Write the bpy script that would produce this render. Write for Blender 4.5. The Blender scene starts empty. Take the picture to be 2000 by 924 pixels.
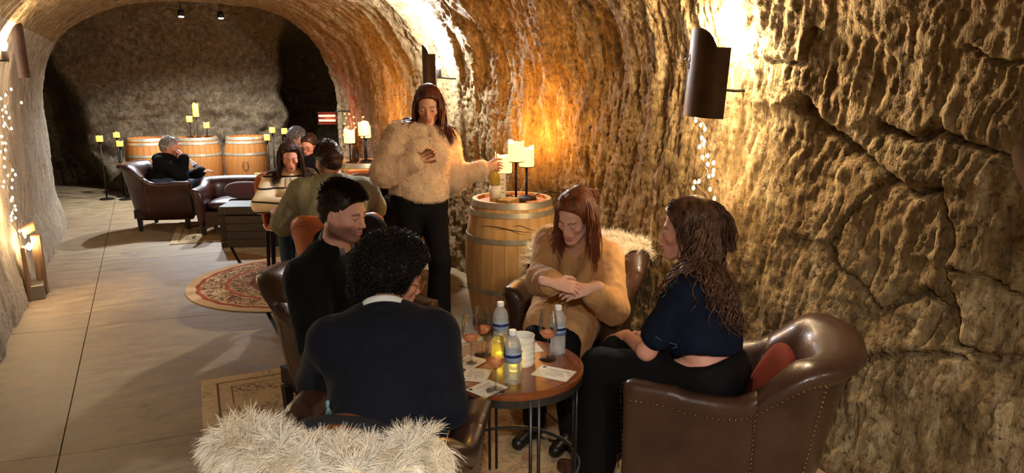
import bpy, math, random
import numpy as np
from mathutils import Vector, Matrix
rng = np.random.default_rng(7)
random.seed(7)
SC = bpy.context.scene
COL = SC.collection
# ---------------------------------------------------------------- camera, world, exposure
cam_d = bpy.data.cameras.new('camera'); cam = bpy.data.objects.new('camera', cam_d); COL.objects.link(cam)
cam.location = (0, 0, 1.7)
cam.rotation_euler = (math.radians(90 - 12.4), 0, math.radians(-27.7))
cam_d.sensor_width = 36; cam_d.lens = 24.3; cam_d.clip_start = .05
SC.camera = cam
SC.view_settings.view_transform = 'Standard'; SC.view_settings.look = 'None'
SC.view_settings.gamma = 1; SC.view_settings.use_curve_mapping = False
SC.view_settings.exposure = 1.45
CY = SC.cycles; CY.max_bounces = 6; CY.diffuse_bounces = 3; CY.glossy_bounces = 3; CY.transmission_bounces = 4; CY.transparent_max_bounces = 24; CY.adaptive_threshold = .04; CY.sample_clamp_indirect = 4; CY.caustics_reflective = False; CY.caustics_refractive = False
W = bpy.data.worlds.new('world'); SC.world = W; W.use_nodes = True
W.node_tree.nodes['Background'].inputs[0].default_value = (.02, .017, .014, 1)
# strengths of the lamps the cave has (watts); each lamp is made in its own builder below
P_SCONCE_NEAR, P_SCONCE_MID, P_LEFT, P_SPOT, P_CANDLE, P_REAR, P_CEIL = 32, 75, 58, 170, 3.6, 34, 86

# ---------------------------------------------------------------- helpers
def S(r, g, b):
    f = lambda c: (c/255/12.92 if c/255 <= .04045 else ((c/255+.055)/1.055)**2.4)
    return (f(r), f(g), f(b), 1)
def nd(nt, t, **kw):
    n = nt.nodes.new(t)
    for k, v in kw.items():
        if k.startswith('i_'): n.inputs[k[2:].replace('_', ' ')].default_value = v
        else: setattr(n, k, v)
    return n
def mixc(nt, fac, a, b, mode='MIX'):
    m = nt.nodes.new('ShaderNodeMix'); m.data_type = 'RGBA'; m.blend_type = mode
    for i, v in ((0, fac), (6, a), (7, b)):
        if hasattr(v, 'is_linked'): nt.links.new(v, m.inputs[i])
        else: m.inputs[i].default_value = v
    return m.outputs[2]
def ramp(nt, src, stops):
    r = nt.nodes.new('ShaderNodeValToRGB'); e = r.color_ramp.elements
    while len(e) > 1: e.remove(e[-1])
    for i, (p, c) in enumerate(stops):
        if i == 0: e[0].position = p; el = e[0]
        else: el = e.new(p)
        el.color = c if len(c) == 4 else (*c, 1)
    nt.links.new(src, r.inputs[0]); return r.outputs[0]
def newmat(name):
    m = bpy.data.materials.new(name); m.use_nodes = True
    return m, m.node_tree, m.node_tree.nodes['Principled BSDF']
MATS = {}
def M(name, col, rough=.6, metal=0, col2=None, vs=6., stretch=None, bump=0, bs=60., coat=0, sheen=0, spec=.5, trans=0, ior=1.45, emit=None, es=0, alpha=1, attr=None, detail=4):
    if name in MATS: return MATS[name]
    m, nt, b = newmat(name); L = nt.links.new
    tc = nd(nt, 'ShaderNodeTexCoord'); mp = nd(nt, 'ShaderNodeMapping')
    L(tc.outputs['Object'], mp.inputs[0])
    if stretch: mp.inputs['Scale'].default_value = stretch
    b.inputs['Base Color'].default_value = col
    if col2:
        n = nd(nt, 'ShaderNodeTexNoise'); n.inputs['Scale'].default_value = vs; n.inputs['Detail'].default_value = detail
        n.inputs['Roughness'].default_value = .6
        L(mp.outputs[0], n.inputs['Vector'])
        L(ramp(nt, n.outputs[0], [(.32, col), (.68, col2)]), b.inputs['Base Color'])
    if attr:
        a = nd(nt, 'ShaderNodeAttribute', attribute_name=attr); L(a.outputs['Color'], b.inputs['Base Color'])
    if bump:
        n = nd(nt, 'ShaderNodeTexNoise'); n.inputs['Scale'].default_value = bs; n.inputs['Detail'].default_value = 3
        L(mp.outputs[0], n.inputs['Vector'])
        bp = nd(nt, 'ShaderNodeBump'); bp.inputs['Strength'].default_value = bump; bp.inputs['Distance'].default_value = .004
        L(n.outputs[0], bp.inputs['Height']); L(bp.outputs[0], b.inputs['Normal'])
    b.inputs['Roughness'].default_value = rough; b.inputs['Metallic'].default_value = metal
    b.inputs['Coat Weight'].default_value = coat; b.inputs['Coat Roughness'].default_value = .15
    b.inputs['Sheen Weight'].default_value = sheen; b.inputs['Specular IOR Level'].default_value = spec
    b.inputs['Transmission Weight'].default_value = trans; b.inputs['IOR'].default_value = ior; b.inputs['Alpha'].default_value = alpha
    if emit: b.inputs['Emission Color'].default_value = emit; b.inputs['Emission Strength'].default_value = es
    MATS[name] = m; return m

def mesh(name, v, f, smooth=True):
    me = bpy.data.meshes.new(name)
    v = np.asarray(v, dtype=np.float32)
    if isinstance(f, np.ndarray):
        k = f.shape[1]
        me.vertices.add(len(v)); me.vertices.foreach_set('co', v.ravel())
        me.loops.add(f.size); me.loops.foreach_set('vertex_index', f.astype(np.int32).ravel())
        me.polygons.add(len(f)); me.polygons.foreach_set('loop_start', np.arange(0, f.size, k, dtype=np.int32))
        me.update(calc_edges=True); me.validate()
    else:
        me.from_pydata(v.tolist(), [], f); me.update()
    if smooth: me.polygons.foreach_set('use_smooth', np.ones(len(me.polygons), dtype=bool))
    return me
def obj(name, me, mat=None, parent=None, loc=None, rot=None, kind=None, label=None, cat=None, group=None):
    o = bpy.data.objects.new(name, me); COL.objects.link(o)
    if mat and me and not me.materials: me.materials.append(mat)
    if parent: o.parent = parent
    if loc is not None: o.location = loc
    if rot is not None: o.rotation_euler = rot
    return tag(o, label, cat, group, kind)
def tag(o, label=None, cat=None, group=None, kind=None):
    for k, v in (('label', label), ('category', cat), ('group', group), ('kind', kind)):
        if v: o[k] = v
    return o
def empty(name, loc=(0, 0, 0), rz=0, label=None, cat=None, group=None):
    o = bpy.data.objects.new(name, None); COL.objects.link(o); o.empty_display_size = .1
    o.location = loc; o.rotation_euler = (0, 0, rz); return tag(o, label, cat, group)
def copy_tree(o, parent=None):
    c = o.copy(); COL.objects.link(c); c.parent = parent
    for ch in list(o.children): copy_tree(ch, c)
    return c
class B:
    """collects shapes into one mesh"""
    def __init__(s): s.v = []; s.f = []; s.n = 0
    def add(s, v, f):
        v = np.asarray(v, float); s.v.append(v); s.f += [tuple(int(i)+s.n for i in q) for q in f]; s.n += len(v); return s
    def box(s, c, d, rz=0, bev=0, R=None):
        x, y, z = np.array(d)/2.
        if bev:
            b = min(bev, x*.95, y*.95, z*.95); pts = []; 
            for sx in (-1, 1):
                for sy in (-1, 1):
                    for sz in (-1, 1):
                        pts += [(sx*x, sy*(y-b), sz*(z-b)), (sx*(x-b), sy*y, sz*(z-b)), (sx*(x-b), sy*(y-b), sz*z)]
            fs = []
            I = lambda sx, sy, sz, k: ((sx > 0)*4+(sy > 0)*2+(sz > 0))*3+k
            for a in (-1, 1):
                fs.append([I(a, -1, -1, 0), I(a, 1, -1, 0), I(a, 1, 1, 0), I(a, -1, 1, 0)][::a])
                fs.append([I(-1, a, -1, 1), I(1, a, -1, 1), I(1, a, 1, 1), I(-1, a, 1, 1)][::-a])
                fs.append([I(-1, -1, a, 2), I(1, -1, a, 2), I(1, 1, a, 2), I(-1, 1, a, 2)][::a])
                for c2 in (-1, 1):
                    fs.append([I(a, c2, -1, 0), I(a, c2, 1, 0), I(a, c2, 1, 1), I(a, c2, -1, 1)][::a*c2])
                    fs.append([I(a, -1, c2, 0), I(a, 1, c2, 0), I(a, 1, c2, 2), I(a, -1, c2, 2)][::-a*c2])
                    fs.append([I(-1, a, c2, 1), I(1, a, c2, 1), I(1, a, c2, 2), I(-1, a, c2, 2)][::a*c2])
                    for c3 in (-1, 1):
                        fs.append([I(a, c2, c3, 0), I(a, c2, c3, 1), I(a, c2, c3, 2)][::a*c2*c3])
        else:
            pts = [(sx*x, sy*y, sz*z) for sx in (-1, 1) for sy in (-1, 1) for sz in (-1, 1)]
            fs = [(0, 1, 3, 2), (4, 6, 7, 5), (0, 4, 5, 1), (2, 3, 7, 6), (0, 2, 6, 4), (1, 5, 7, 3)]
        p = np.array(pts, float)
        if rz:
            ca, sa = math.cos(rz), math.sin(rz); p = p@np.array([[ca, sa, 0], [-sa, ca, 0], [0, 0, 1]])
        if R is not None: p = p@np.asarray(R).T
        return s.add(p+np.array(c), fs)
    def lathe(s, prof, n=24, c=(0, 0, 0), cap=True):
        pr = np.array(prof, float); a = np.linspace(0, 2*np.pi, n, endpoint=False); k = len(pr)
        v = np.stack([np.outer(np.cos(a), pr[:, 0]), np.outer(np.sin(a), pr[:, 0]), np.tile(pr[:, 1], (n, 1))], -1).reshape(-1, 3)+np.array(c)
        f = []
        for i in range(n):
            j = (i+1) % n
            for q in range(k-1): f.append((i*k+q, j*k+q, j*k+q+1, i*k+q+1))
        if cap:
            if pr[0, 0] > 1e-6: f.append(tuple(i*k for i in range(n))[::-1])
            if pr[-1, 0] > 1e-6: f.append(tuple(i*k+k-1 for i in range(n)))
        return s.add(v, f)
    def tube(s, pts, r, n=6, close=False):
        p = np.array(pts, float); m = len(p); r = np.broadcast_to(np.array(r, float), (m,))
        t = np.gradient(p, axis=0) if not close else np.roll(p, -1, 0)-np.roll(p, 1, 0)
        t /= np.linalg.norm(t, axis=1)[:, None]+1e-12
        up = np.array([0, 0, 1.]) if abs(t[0, 2]) < .9 else np.array([1., 0, 0])
        rings = []; u = None
        for i in range(m):
            if u is None: u = np.cross(t[i], up)
            u = u-t[i]*(u@t[i]); u /= np.linalg.norm(u)+1e-12; w = np.cross(t[i], u)
            a = np.arange(n)*2*np.pi/n
            rings.append(p[i]+r[i]*(np.cos(a)[:, None]*u+np.sin(a)[:, None]*w))
        f = []
        for i in range(m if close else m-1):
            j = (i+1) % m
            for q in range(n): f.append((i*n+q, i*n+(q+1) % n, j*n+(q+1) % n, j*n+q))
        if not close: f += [tuple(range(n))[::-1], tuple((m-1)*n+q for q in range(n))]
        return s.add(np.concatenate(rings), f)
    def loft(s, rings, closed_ring=True, caps=True):
        k = len(rings[0]); f = []
        for i in range(len(rings)-1):
            for q in range(k if closed_ring else k-1):
                f.append((i*k+q, i*k+(q+1) % k, (i+1)*k+(q+1) % k, (i+1)*k+q))
        if caps and closed_ring: f += [tuple(range(k))[::-1], tuple((len(rings)-1)*k+q for q in range(k))]
        return s.add(np.concatenate([np.asarray(r, float) for r in rings]), f)
    def prism(s, poly, z0, z1):
        k = len(poly); p = np.array(poly, float)
        v = np.concatenate([np.c_[p, np.full(k, z0)], np.c_[p, np.full(k, z1)]])
        return s.add(v, [tuple(range(k))[::-1], tuple(range(k, 2*k))]+[(i, (i+1) % k, k+(i+1) % k, k+i) for i in range(k)])
    def me(s, name='m', smooth=True, sharp=None):
        m = mesh(name, np.concatenate(s.v), s.f, smooth)
        if sharp: m.set_sharp_from_angle(angle=math.radians(sharp))
        return m
# ---------------------------------------------------------------- noise
_P = rng.permutation(4096).astype(np.int64); _G = rng.normal(size=(4096, 3)).astype(np.float32); _G /= np.linalg.norm(_G, axis=1)[:, None]
def perlin(p):
    p = np.asarray(p, np.float32); i = np.floor(p).astype(np.int64); f = p-i; u = f*f*f*(f*(f*6-15)+10)
    out = np.zeros(len(p), np.float32)
    for dx in (0, 1):
        hx = _P[(i[:, 0]+dx) & 4095]; wx = u[:, 0] if dx else 1-u[:, 0]
        for dy in (0, 1):
            hy = _P[(hx+i[:, 1]+dy) & 4095]; wy = wx*(u[:, 1] if dy else 1-u[:, 1])
            for dz in (0, 1):
                g = _G[_P[(hy+i[:, 2]+dz) & 4095]]
                d = g[:, 0]*(f[:, 0]-dx)+g[:, 1]*(f[:, 1]-dy)+g[:, 2]*(f[:, 2]-dz)
                out += wy*(u[:, 2] if dz else 1-u[:, 2])*d
    return out*1.6
def fbm(p, o=4, gain=.5, ridged=False):
    p = np.asarray(p, np.float32); a = 1; out = 0; tot = 0
    for _ in range(o):
        n = perlin(p); n = 1-2*np.abs(n) if ridged else n
        out = out+a*n; tot += a; a *= gain; p = p*2.03+7.7
    return out/tot
def sstep(a, b, x): t = np.clip((x-a)/(b-a), 0, 1); return t*t*(3-2*t)
# ---------------------------------------------------------------- cave rock
def rock_mat(name, dark, mid, pale, warm, zs=.8):
    m, nt, b = newmat(name); L = nt.links.new
    tc = nd(nt, 'ShaderNodeTexCoord'); mp = nd(nt, 'ShaderNodeMapping'); L(tc.outputs['Object'], mp.inputs[0])
    mp.inputs['Scale'].default_value = (3, 3, zs)
    def noise(s, d, src, r=.6):
        n = nd(nt, 'ShaderNodeTexNoise'); n.inputs['Scale'].default_value = s; n.inputs['Detail'].default_value = d; n.inputs['Roughness'].default_value = r
        L(src, n.inputs['Vector']); return n.outputs[0]
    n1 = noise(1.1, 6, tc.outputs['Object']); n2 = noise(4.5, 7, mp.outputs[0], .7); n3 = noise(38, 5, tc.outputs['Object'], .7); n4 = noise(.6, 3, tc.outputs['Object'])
    c = ramp(nt, n2, [(.33, dark), (.5, mid), (.7, pale)])
    c = mixc(nt, ramp(nt, n1, [(.42, (0, 0, 0)), (.66, (1, 1, 1))]), c, mixc(nt, .55, c, warm))
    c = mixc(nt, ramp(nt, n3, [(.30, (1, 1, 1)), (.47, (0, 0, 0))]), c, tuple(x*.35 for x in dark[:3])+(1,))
    c = mixc(nt, ramp(nt, n4, [(.4, (0, 0, 0)), (.7, (.5, .5, .5))]), c, mid)
    L(c, b.inputs['Base Color']); b.inputs['Roughness'].default_value = .9; b.inputs['Specular IOR Level'].default_value = .2
    m5 = nd(nt, 'ShaderNodeMapping'); L(tc.outputs['Object'], m5.inputs[0]); m5.inputs['Scale'].default_value = (1, 1, .22); m5.inputs['Rotation'].default_value = (.12, 0, 0)
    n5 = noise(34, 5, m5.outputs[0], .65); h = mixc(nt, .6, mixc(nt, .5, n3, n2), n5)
    bp = nd(nt, 'ShaderNodeBump'); bp.inputs['Strength'].default_value = 1.; bp.inputs['Distance'].default_value = .035
    L(h, bp.inputs['Height']); L(bp.outputs[0], b.inputs['Normal'])
    return m
ROCK_R = rock_mat('rock_golden', S(76, 60, 38), S(130, 107, 72), S(184, 163, 125), S(130, 101, 62))
ROCK_L = rock_mat('rock_grey', S(116, 104, 90), S(154, 141, 122), S(182, 170, 150), S(148, 130, 106))
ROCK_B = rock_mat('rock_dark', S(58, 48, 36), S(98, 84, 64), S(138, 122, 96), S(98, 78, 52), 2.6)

XL = lambda y: -1.02+0*y
XR = lambda y: 2.70-.032*np.clip(y, 0, 10)+.16*np.exp(-((y-4.0)/1.1)**2)
Y_END = 9.75
CRACKS = [[(2.21, 1.62), (2.06, 1.5), (1.77, 1.33), (1.66, 1.27), (1.56, 1.32)], [(1.82, 1.53), (1.66, 1.48), (1.55, 1.54), (1.45, 1.49), (1.23, 1.45), (.9, 1.38)],
 [(1.46, 1.82), (1.28, 1.78), (1.05, 1.76)], [(2.0, 1.01), (1.73, .78)], [(1.56, 1.32), (1.48, 1.19), (1.47, 1.0), (1.39, .75), (1.21, .75), (.95, .78)],
 [(1.44, 1.03), (1.3, 1.01), (1.16, .95), (.9, .9)], [(1.7, .78), (1.54, .9), (1.44, .84)], [(2.34, 1.83), (2.17, 1.78), (2.13, 1.92)], [(1.68, .6), (1.38, .71)], [(1.77, 1.33), (1.95, 1.1), (2.0, 1.01)]]
CW = [(.05, .9), (.035, .7), (.02, .5), (.03, .35), (.03, .5), (.02, .5), (.03, .5), (.02, .35), (.02, .4), (.015, .25)]
def crack_depth(y, z):
    w1 = fbm(np.stack([y*5, z*5, y*0+3.3], -1), 3)*.05; w2 = fbm(np.stack([y*5, z*5, y*0+9.1], -1), 3)*.05
    yy, zz = y+w1, z+w2; out = np.zeros_like(y); step = np.zeros_like(y)
    for pl, (wd, am) in zip(CRACKS, CW):
        best = np.full_like(y, 9.)
        side = np.zeros_like(y)
        for (a, b) in zip(pl[:-1], pl[1:]):
            a = np.array(a); b = np.array(b); d = b-a; t = np.clip(((yy-a[0])*d[0]+(zz-a[1])*d[1])/(d@d), 0, 1)
            dy = yy-a[0]-t*d[0]; dz = zz-a[1]-t*d[1]; r = np.hypot(dy, dz); c = r < best
            best = np.where(c, r, best); side = np.where(c, dz, side)
        g = np.exp(-(best/wd)**2)
        out = np.maximum(out, am*np.exp(-(best/(wd*.45))**2))
        step += am*.022*np.where(side > 0, np.exp(-best/.12), -np.exp(-best/.25)*.6)*(1-g*.5)
    return out*.105-step*1.25
def section(u):
    """arch section, u 0..1 left base over the crown to right base -> normalised (x -1..1, z)"""
    n = 2.7; z0 = 1.25; b = 1.43; a = np.linspace(0, np.pi, 721)
    cx = -np.sign(np.cos(a))*np.abs(np.cos(a))**(2/n)*1.75; cz = z0+np.abs(np.sin(a))**(2/n)*b
    x = np.r_[np.full(60, -1.75), cx, np.full(60, 1.75)]; z = np.r_[np.linspace(-.04, z0, 60, endpoint=False), cz, np.linspace(z0, -.04, 60)]
    s = np.r_[0, np.cumsum(np.hypot(np.diff(x), np.diff(z)))]
    U = u*s[-1]; return np.interp(U, s, x)/1.75, np.interp(U, s, z), s[-1]
def tunnel_pts(us, ys):
    xn, z, Ltot = section(us); e = 1e-3
    x2, z2, _ = section(np.clip(us+e, 0, 1)); x1, z1, _ = section(np.clip(us-e, 0, 1))
    tx, tz = (x2-x1)*1.75, z2-z1; l = np.hypot(tx, tz); nx, nz = -tz/l, tx/l         # outward
    Yg, Ug = np.meshgrid(ys, us, indexing='ij')
    rep = lambda q: np.broadcast_to(q, Yg.shape)
    cx, hw = (XL(Yg)+XR(Yg))/2, (XR(Yg)-XL(Yg))/2
    Pt = np.stack([cx+rep(xn)*hw, Yg, rep(z)*1.0], -1).reshape(-1, 3)
    N = np.stack([rep(nx), Yg*0, rep(nz)], -1).reshape(-1, 3)
    p = Pt.astype(np.float32)
    right = sstep(-.1, .8, rep(xn).ravel()); side = sstep(.35, .95, np.abs(rep(xn).ravel()))
    z = p[:, 2]; y = p[:, 1]
    low = fbm(p*np.array([.9, .9, .6])+11, 3)*.13
    arc = (rep(us).ravel())*Ltot                                                         # along the section: flutes follow it
    fl = np.stack([y*7+.9*z+fbm(p*1.5, 2)*1.6, arc*.8, p[:, 0]*0], -1)
    flutes = fbm(fl, 3, .55)
    rag = np.stack([y*17+z*2.5, arc*4.5, p[:, 0]*0+5], -1)
    ragg = fbm(rag, 4, .6, True)
    strk = fbm(np.stack([y*34+z*9+fbm(p*3+2, 2)*2.5, arc*3.2, p[:, 0]*0+2], -1), 3, .6, True)
    fine = fbm(p*26, 3, .6)
    near = 1-sstep(2.2, 3.2, y)                                                           # slabby part of the right wall
    amp = .35+.65*right
    knob = np.clip(fbm(p*7+3, 3), 0, 1)
    d = low*(.5+.5*right)-flutes*(.034+.016*right*(1-near)-.012*right*near)*(.6+.4*side)-ragg*(.010+.012*right-.008*near*right)*amp*side-ragg*.010*(1-side)-fine*(.008+.003*right-.003*near*right)-knob*.018*right*(.4+.6*near)-strk*.023*right*side
    lowwall = right*(1-sstep(.35, .95, z))
    d += -lowwall*(.05+.06*fbm(p*3.2+5, 3))-(1-right)*(1-sstep(.0, .5, z))*.05
    m = (right > .5) & (y < 3.2) & (z < 2.2)
    cd = np.zeros_like(d); cd[m] = crack_depth(y[m].astype(float), z[m].astype(float)); d += cd*right
    # hold the crack-free lip at the floor
    return Pt+N*d[:, None], (len(ys), len(us))
def grid_faces(a, b, flip=False):
    i = np.arange(a*b).reshape(a, b); f = np.stack([i[:-1, :-1], i[1:, :-1], i[1:, 1:], i[:-1, 1:]], -1).reshape(-1, 4)
    return f[:, ::-1] if flip else f
ys = np.r_[np.arange(-3, .9, .08), np.arange(.9, 3.2, .0115), np.arange(3.2, 6.2, .018), np.arange(6.2, Y_END, .035), [Y_END]]
uL, uR = .285, .70
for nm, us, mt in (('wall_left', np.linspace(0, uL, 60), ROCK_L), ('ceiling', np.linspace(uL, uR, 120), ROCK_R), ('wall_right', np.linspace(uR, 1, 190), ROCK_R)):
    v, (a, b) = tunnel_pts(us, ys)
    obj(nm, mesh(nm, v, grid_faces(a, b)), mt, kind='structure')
# end of the tunnel behind the camera
v, (a, b) = tunnel_pts(np.linspace(0, 1, 60), np.array([-3., -2.99])); ring = v.reshape(2, 60, 3)[0]
o = B().add(np.r_[ring, [[.8, -3, 1.2]]], [(i, (i+1) % 60, 60) for i in range(60)])
obj('wall_rear', o.me('wall_rear'), ROCK_R, kind='structure')
# jambs of the arch where the tunnel meets the cross passage
us = np.linspace(0, 1, 150); v, _ = tunnel_pts(us, np.array([Y_END-.01, Y_END])); ring = v.reshape(2, 150, 3)[1]
c = np.array([.8, Y_END, 1.1]); rows = []
for k, t in enumerate(np.linspace(0, 1, 16)):
    q = ring+(ring-c)*np.array([5.5*t**1.3, 0, 1.2*t]); q[:, 1] = Y_END+.05*min(1, t*8)+.10*fbm(q*1.5, 3)*min(1, t*6); rows.append(q)
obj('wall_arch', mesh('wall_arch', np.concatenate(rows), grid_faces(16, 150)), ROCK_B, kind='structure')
# far wall and vault of the cross passage
xs = np.arange(-7, 9.01, .05); t = np.linspace(0, 1, 110)
zz = np.where(t < .55, t/.55*2.1, 0); yy = np.full_like(t, 12.75)
a_ = np.clip((t-.55)/.45, 0, 1)*np.pi/2; zz = np.where(t < .55, t/.55*2.1, 2.1+.95*np.sin(a_)); yy = np.where(t < .55, 12.75, 12.75-1.6*(1-np.cos(a_)))
t2 = np.linspace(11.1, Y_END-.3, 12); zz = np.r_[zz, np.full(12, 3.05)]; yy = np.r_[yy, t2]
Xg, Yg = np.meshgrid(xs, yy, indexing='ij'); Zg = np.broadcast_to(zz, Xg.shape)
p = np.stack([Xg, Yg-.17*(Xg-.6), Zg], -1).reshape(-1, 3); wob = .35*fbm(p*np.array([0, 1, 1.1])+2, 2)
p[:, 1] += (1.1*sstep(-.55, -1.05, p[:, 0]+wob+.25*p[:, 2])+2.2*sstep(2.1, 2.6, p[:, 0]+wob))*(1-sstep(2.2, 3.0, p[:, 2]))
blk = fbm(p*1.1+4, 3, .5, True)*.20+fbm(p*3+1, 4)*.13+fbm(p*12, 3)*.03
p[:, 1] += blk*np.clip(1.3-p[:, 2]/3, 0, 1); p[:, 2] += blk*.5*sstep(1.8, 2.8, p[:, 2])
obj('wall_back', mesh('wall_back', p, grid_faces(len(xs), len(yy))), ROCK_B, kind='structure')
for nm, x in (('wall_passage_left', -6.9), ('wall_passage_right', 8.9)):
    if nm == 'wall_passage_right': pass
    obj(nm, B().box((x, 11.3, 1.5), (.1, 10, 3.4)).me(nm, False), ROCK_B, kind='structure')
# ---------------------------------------------------------------- floor: poured slabs with joints
def concrete():
    m, nt, b = newmat('concrete'); L = nt.links.new
    g = nd(nt, 'ShaderNodeNewGeometry'); mp = nd(nt, 'ShaderNodeMapping'); L(g.outputs['Position'], mp.inputs[0]); mp.inputs['Scale'].default_value = (1.1, 3.2, 1)
    def noise(s, d, src, r=.6):
        n = nd(nt, 'ShaderNodeTexNoise'); n.inputs['Scale'].default_value = s; n.inputs['Detail'].default_value = d; n.inputs['Roughness'].default_value = r
        L(src, n.inputs['Vector']); return n.outputs[0]
    n1 = noise(.7, 4, g.outputs['Position']); n2 = noise(3.2, 8, mp.outputs[0], .72); n3 = noise(55, 3, g.outputs['Position']); n4 = noise(2.2, 5, g.outputs['Position'], .65)
    c = ramp(nt, n2, [(.3, S(90, 73, 50)), (.5, S(138, 117, 85)), (.72, S(168, 147, 112))])
    c = mixc(nt, ramp(nt, n1, [(.40, (0, 0, 0)), (.62, (.6, .6, .6))]), c, S(120, 96, 68))
    c = mixc(nt, ramp(nt, n4, [(.26, (.75, .75, .75)), (.36, (0, 0, 0))]), c, S(78, 62, 46))
    c = mixc(nt, ramp(nt, n3, [(.3, (.35, .35, .35)), (.45, (0, 0, 0))]), c, S(90, 76, 60))
    L(c, b.inputs['Base Color'])
    L(ramp(nt, n2, [(.3, (.55, .55, .55)), (.7, (.75, .75, .75))]), b.inputs['Roughness'])
    bp = nd(nt, 'ShaderNodeBump'); bp.inputs['Strength'].default_value = .15; bp.inputs['Distance'].default_value = .003
    L(mixc(nt, .5, n2, n3), bp.inputs['Height']); L(bp.outputs[0], b.inputs['Normal'])
    return m
CONC = concrete()
FLOOR = obj('floor', B().box((1, 6.5, -.06), (16.5, 20, .06)).me('floor', False), M('joint_dark', S(58, 48, 38), .9), kind='structure')
xcol = [(-1.6, -.513), (-.507, .672), (.705, 3.2)]
yj = [-3.4, 1.45, 3.52, 5.50, 7.62, 9.7, 11.45, 16.4]
for (x0, x1) in xcol+[(-7, -1.606), (3.206, 9)]:
    for j, (y0, y1) in enumerate(zip(yj[:-1], yj[1:])):
        if (x1 < -1.6 or x0 > 3.2) and y1 < 10: continue
        sk = lambda x, q: -.14*(x-.1)*(q not in (0, 7))
        n = 12; xx = np.linspace(x0, x1, n)
        wob = lambda q: .012*np.sin(np.linspace(0, 7, n)+q*2.1+x0)
        top = [(x, y0+sk(x, j)+.003+wob(j)[i]) for i, x in enumerate(xx)]+[(x, y1+sk(x, j+1)-.003+wob(j+1)[n-1-i]) for i, x in enumerate(xx[::-1])]
        obj('slab', B().prism(top, -.05, 0).me('slab', False), CONC, FLOOR)
# ---------------------------------------------------------------- materials
LEATHER = M('leather_brown', S(50, 31, 23), .34, col2=S(70, 46, 34), vs=5, bump=.25, bs=160, coat=.25)
LEATHER_D = M('leather_dark', S(48, 24, 18), .36, col2=S(66, 34, 26), vs=5, bump=.25, bs=160, coat=.2)
LEATHER_O = M('leather_orange', S(166, 84, 42), .42, col2=S(186, 100, 54), vs=6, bump=.15, bs=160, coat=.1)
WOOD_D = M('wood_black', S(28, 20, 16), .4)
BRASSN = M('nail_bronze', S(120, 92, 60), .3, 1)
STEEL = M('steel_dark', S(84, 82, 80), .42, .85, col2=S(60, 58, 56), vs=14)
IRON = M('iron_black', S(34, 28, 25), .5, .5)
HOOP = M('hoop_galvanised', S(186, 178, 156), .42, .55, col2=S(160, 150, 126), vs=9)
OAK = M('oak_stave', S(188, 140, 82), .6, col2=S(216, 172, 112), vs=2.2, stretch=(9, 9, .8), bump=.3, bs=30)
OAK_D = M('oak_stave_old', S(140, 84, 34), .6, col2=S(172, 112, 52), vs=2.2, stretch=(9, 9, .8), bump=.3, bs=30)
HEADW = M('oak_head', S(190, 112, 60), .55, col2=S(214, 140, 84), vs=3, stretch=(1, 9, 1))
TABLEW = M('table_wood', S(92, 44, 19), .28, col2=S(134, 70, 32), vs=2.5, stretch=(1.2, 11, 1), coat=.5, bump=.1, bs=40)
WAX = M('wax_glow', S(250, 214, 150), .5, emit=(1, .48, .10, 1), es=1.5)
WAX_F = M('wax_glow_far', S(240, 184, 76), .5, emit=(1, .52, .07, 1), es=.6)
PAPER = M('paper', S(226, 216, 196), .8)
INK = M('ink', S(66, 56, 50), .8)
WHITEC = M('glazed_white', S(232, 228, 216), .22, coat=.4)
BULB = M('bulb_glow', (1, .8, .5, 1), .4, emit=(1, .66, .30, 1), es=26)
BULBW = M('bulb_white', (1, 1, 1, 1), .4, emit=(1, .93, .82, 1), es=60)
BULBB = M('bulb_cool', (1, 1, 1, 1), .4, emit=(.8, .9, 1, 1), es=60)
def thin_glass(name, tint, refl=.5, body=None, bodyf=0):
    m = bpy.data.materials.new(name); m.use_nodes = True; nt = m.node_tree; L = nt.links.new; nt.nodes.clear()
    o = nd(nt, 'ShaderNodeOutputMaterial'); t = nd(nt, 'ShaderNodeBsdfTransparent'); g = nd(nt, 'ShaderNodeBsdfGlossy'); g.inputs['Roughness'].default_value = .04
    t.inputs[0].default_value = tint
    lw = nd(nt, 'ShaderNodeLayerWeight'); lw.inputs[0].default_value = .35; mu = nd(nt, 'ShaderNodeMath', operation='MULTIPLY'); mu.inputs[1].default_value = refl
    L(lw.outputs['Fresnel'], mu.inputs[0]); mx = nd(nt, 'ShaderNodeMixShader'); L(mu.outputs[0], mx.inputs[0]); L(t.outputs[0], mx.inputs[1]); L(g.outputs[0], mx.inputs[2])
    src = mx.outputs[0]
    if body:
        d = nd(nt, 'ShaderNodeBsdfTranslucent'); d.inputs[0].default_value = body; d2 = nd(nt, 'ShaderNodeBsdfDiffuse'); d2.inputs[0].default_value = body
        a = nd(nt, 'ShaderNodeAddShader'); L(d.outputs[0], a.inputs[0]); L(d2.outputs[0], a.inputs[1])
        m2 = nd(nt, 'ShaderNodeMixShader'); m2.inputs[0].default_value = bodyf; L(src, m2.inputs[1]); L(a.outputs[0], m2.inputs[2]); src = m2.outputs[0]
    L(src, o.inputs[0]); return m
GLASS = thin_glass('glass_clear', (.93, .93, .92, 1), .75)
PET = thin_glass('plastic_clear', (.88, .9, .9, 1), .8, (.75, .75, .75, 1), .16)
ROSE = thin_glass('wine_rose', (.98, .80, .66, 1), .3, (1, .58, .38, 1), .42)
VOT = thin_glass('votive_gold', (.90, .84, .55, 1), .8, (.55, .50, .24, 1), .22)
BOTG = thin_glass('bottle_olive', (.42, .34, .10, 1), .9, (.30, .24, .06, 1), .5)

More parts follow.
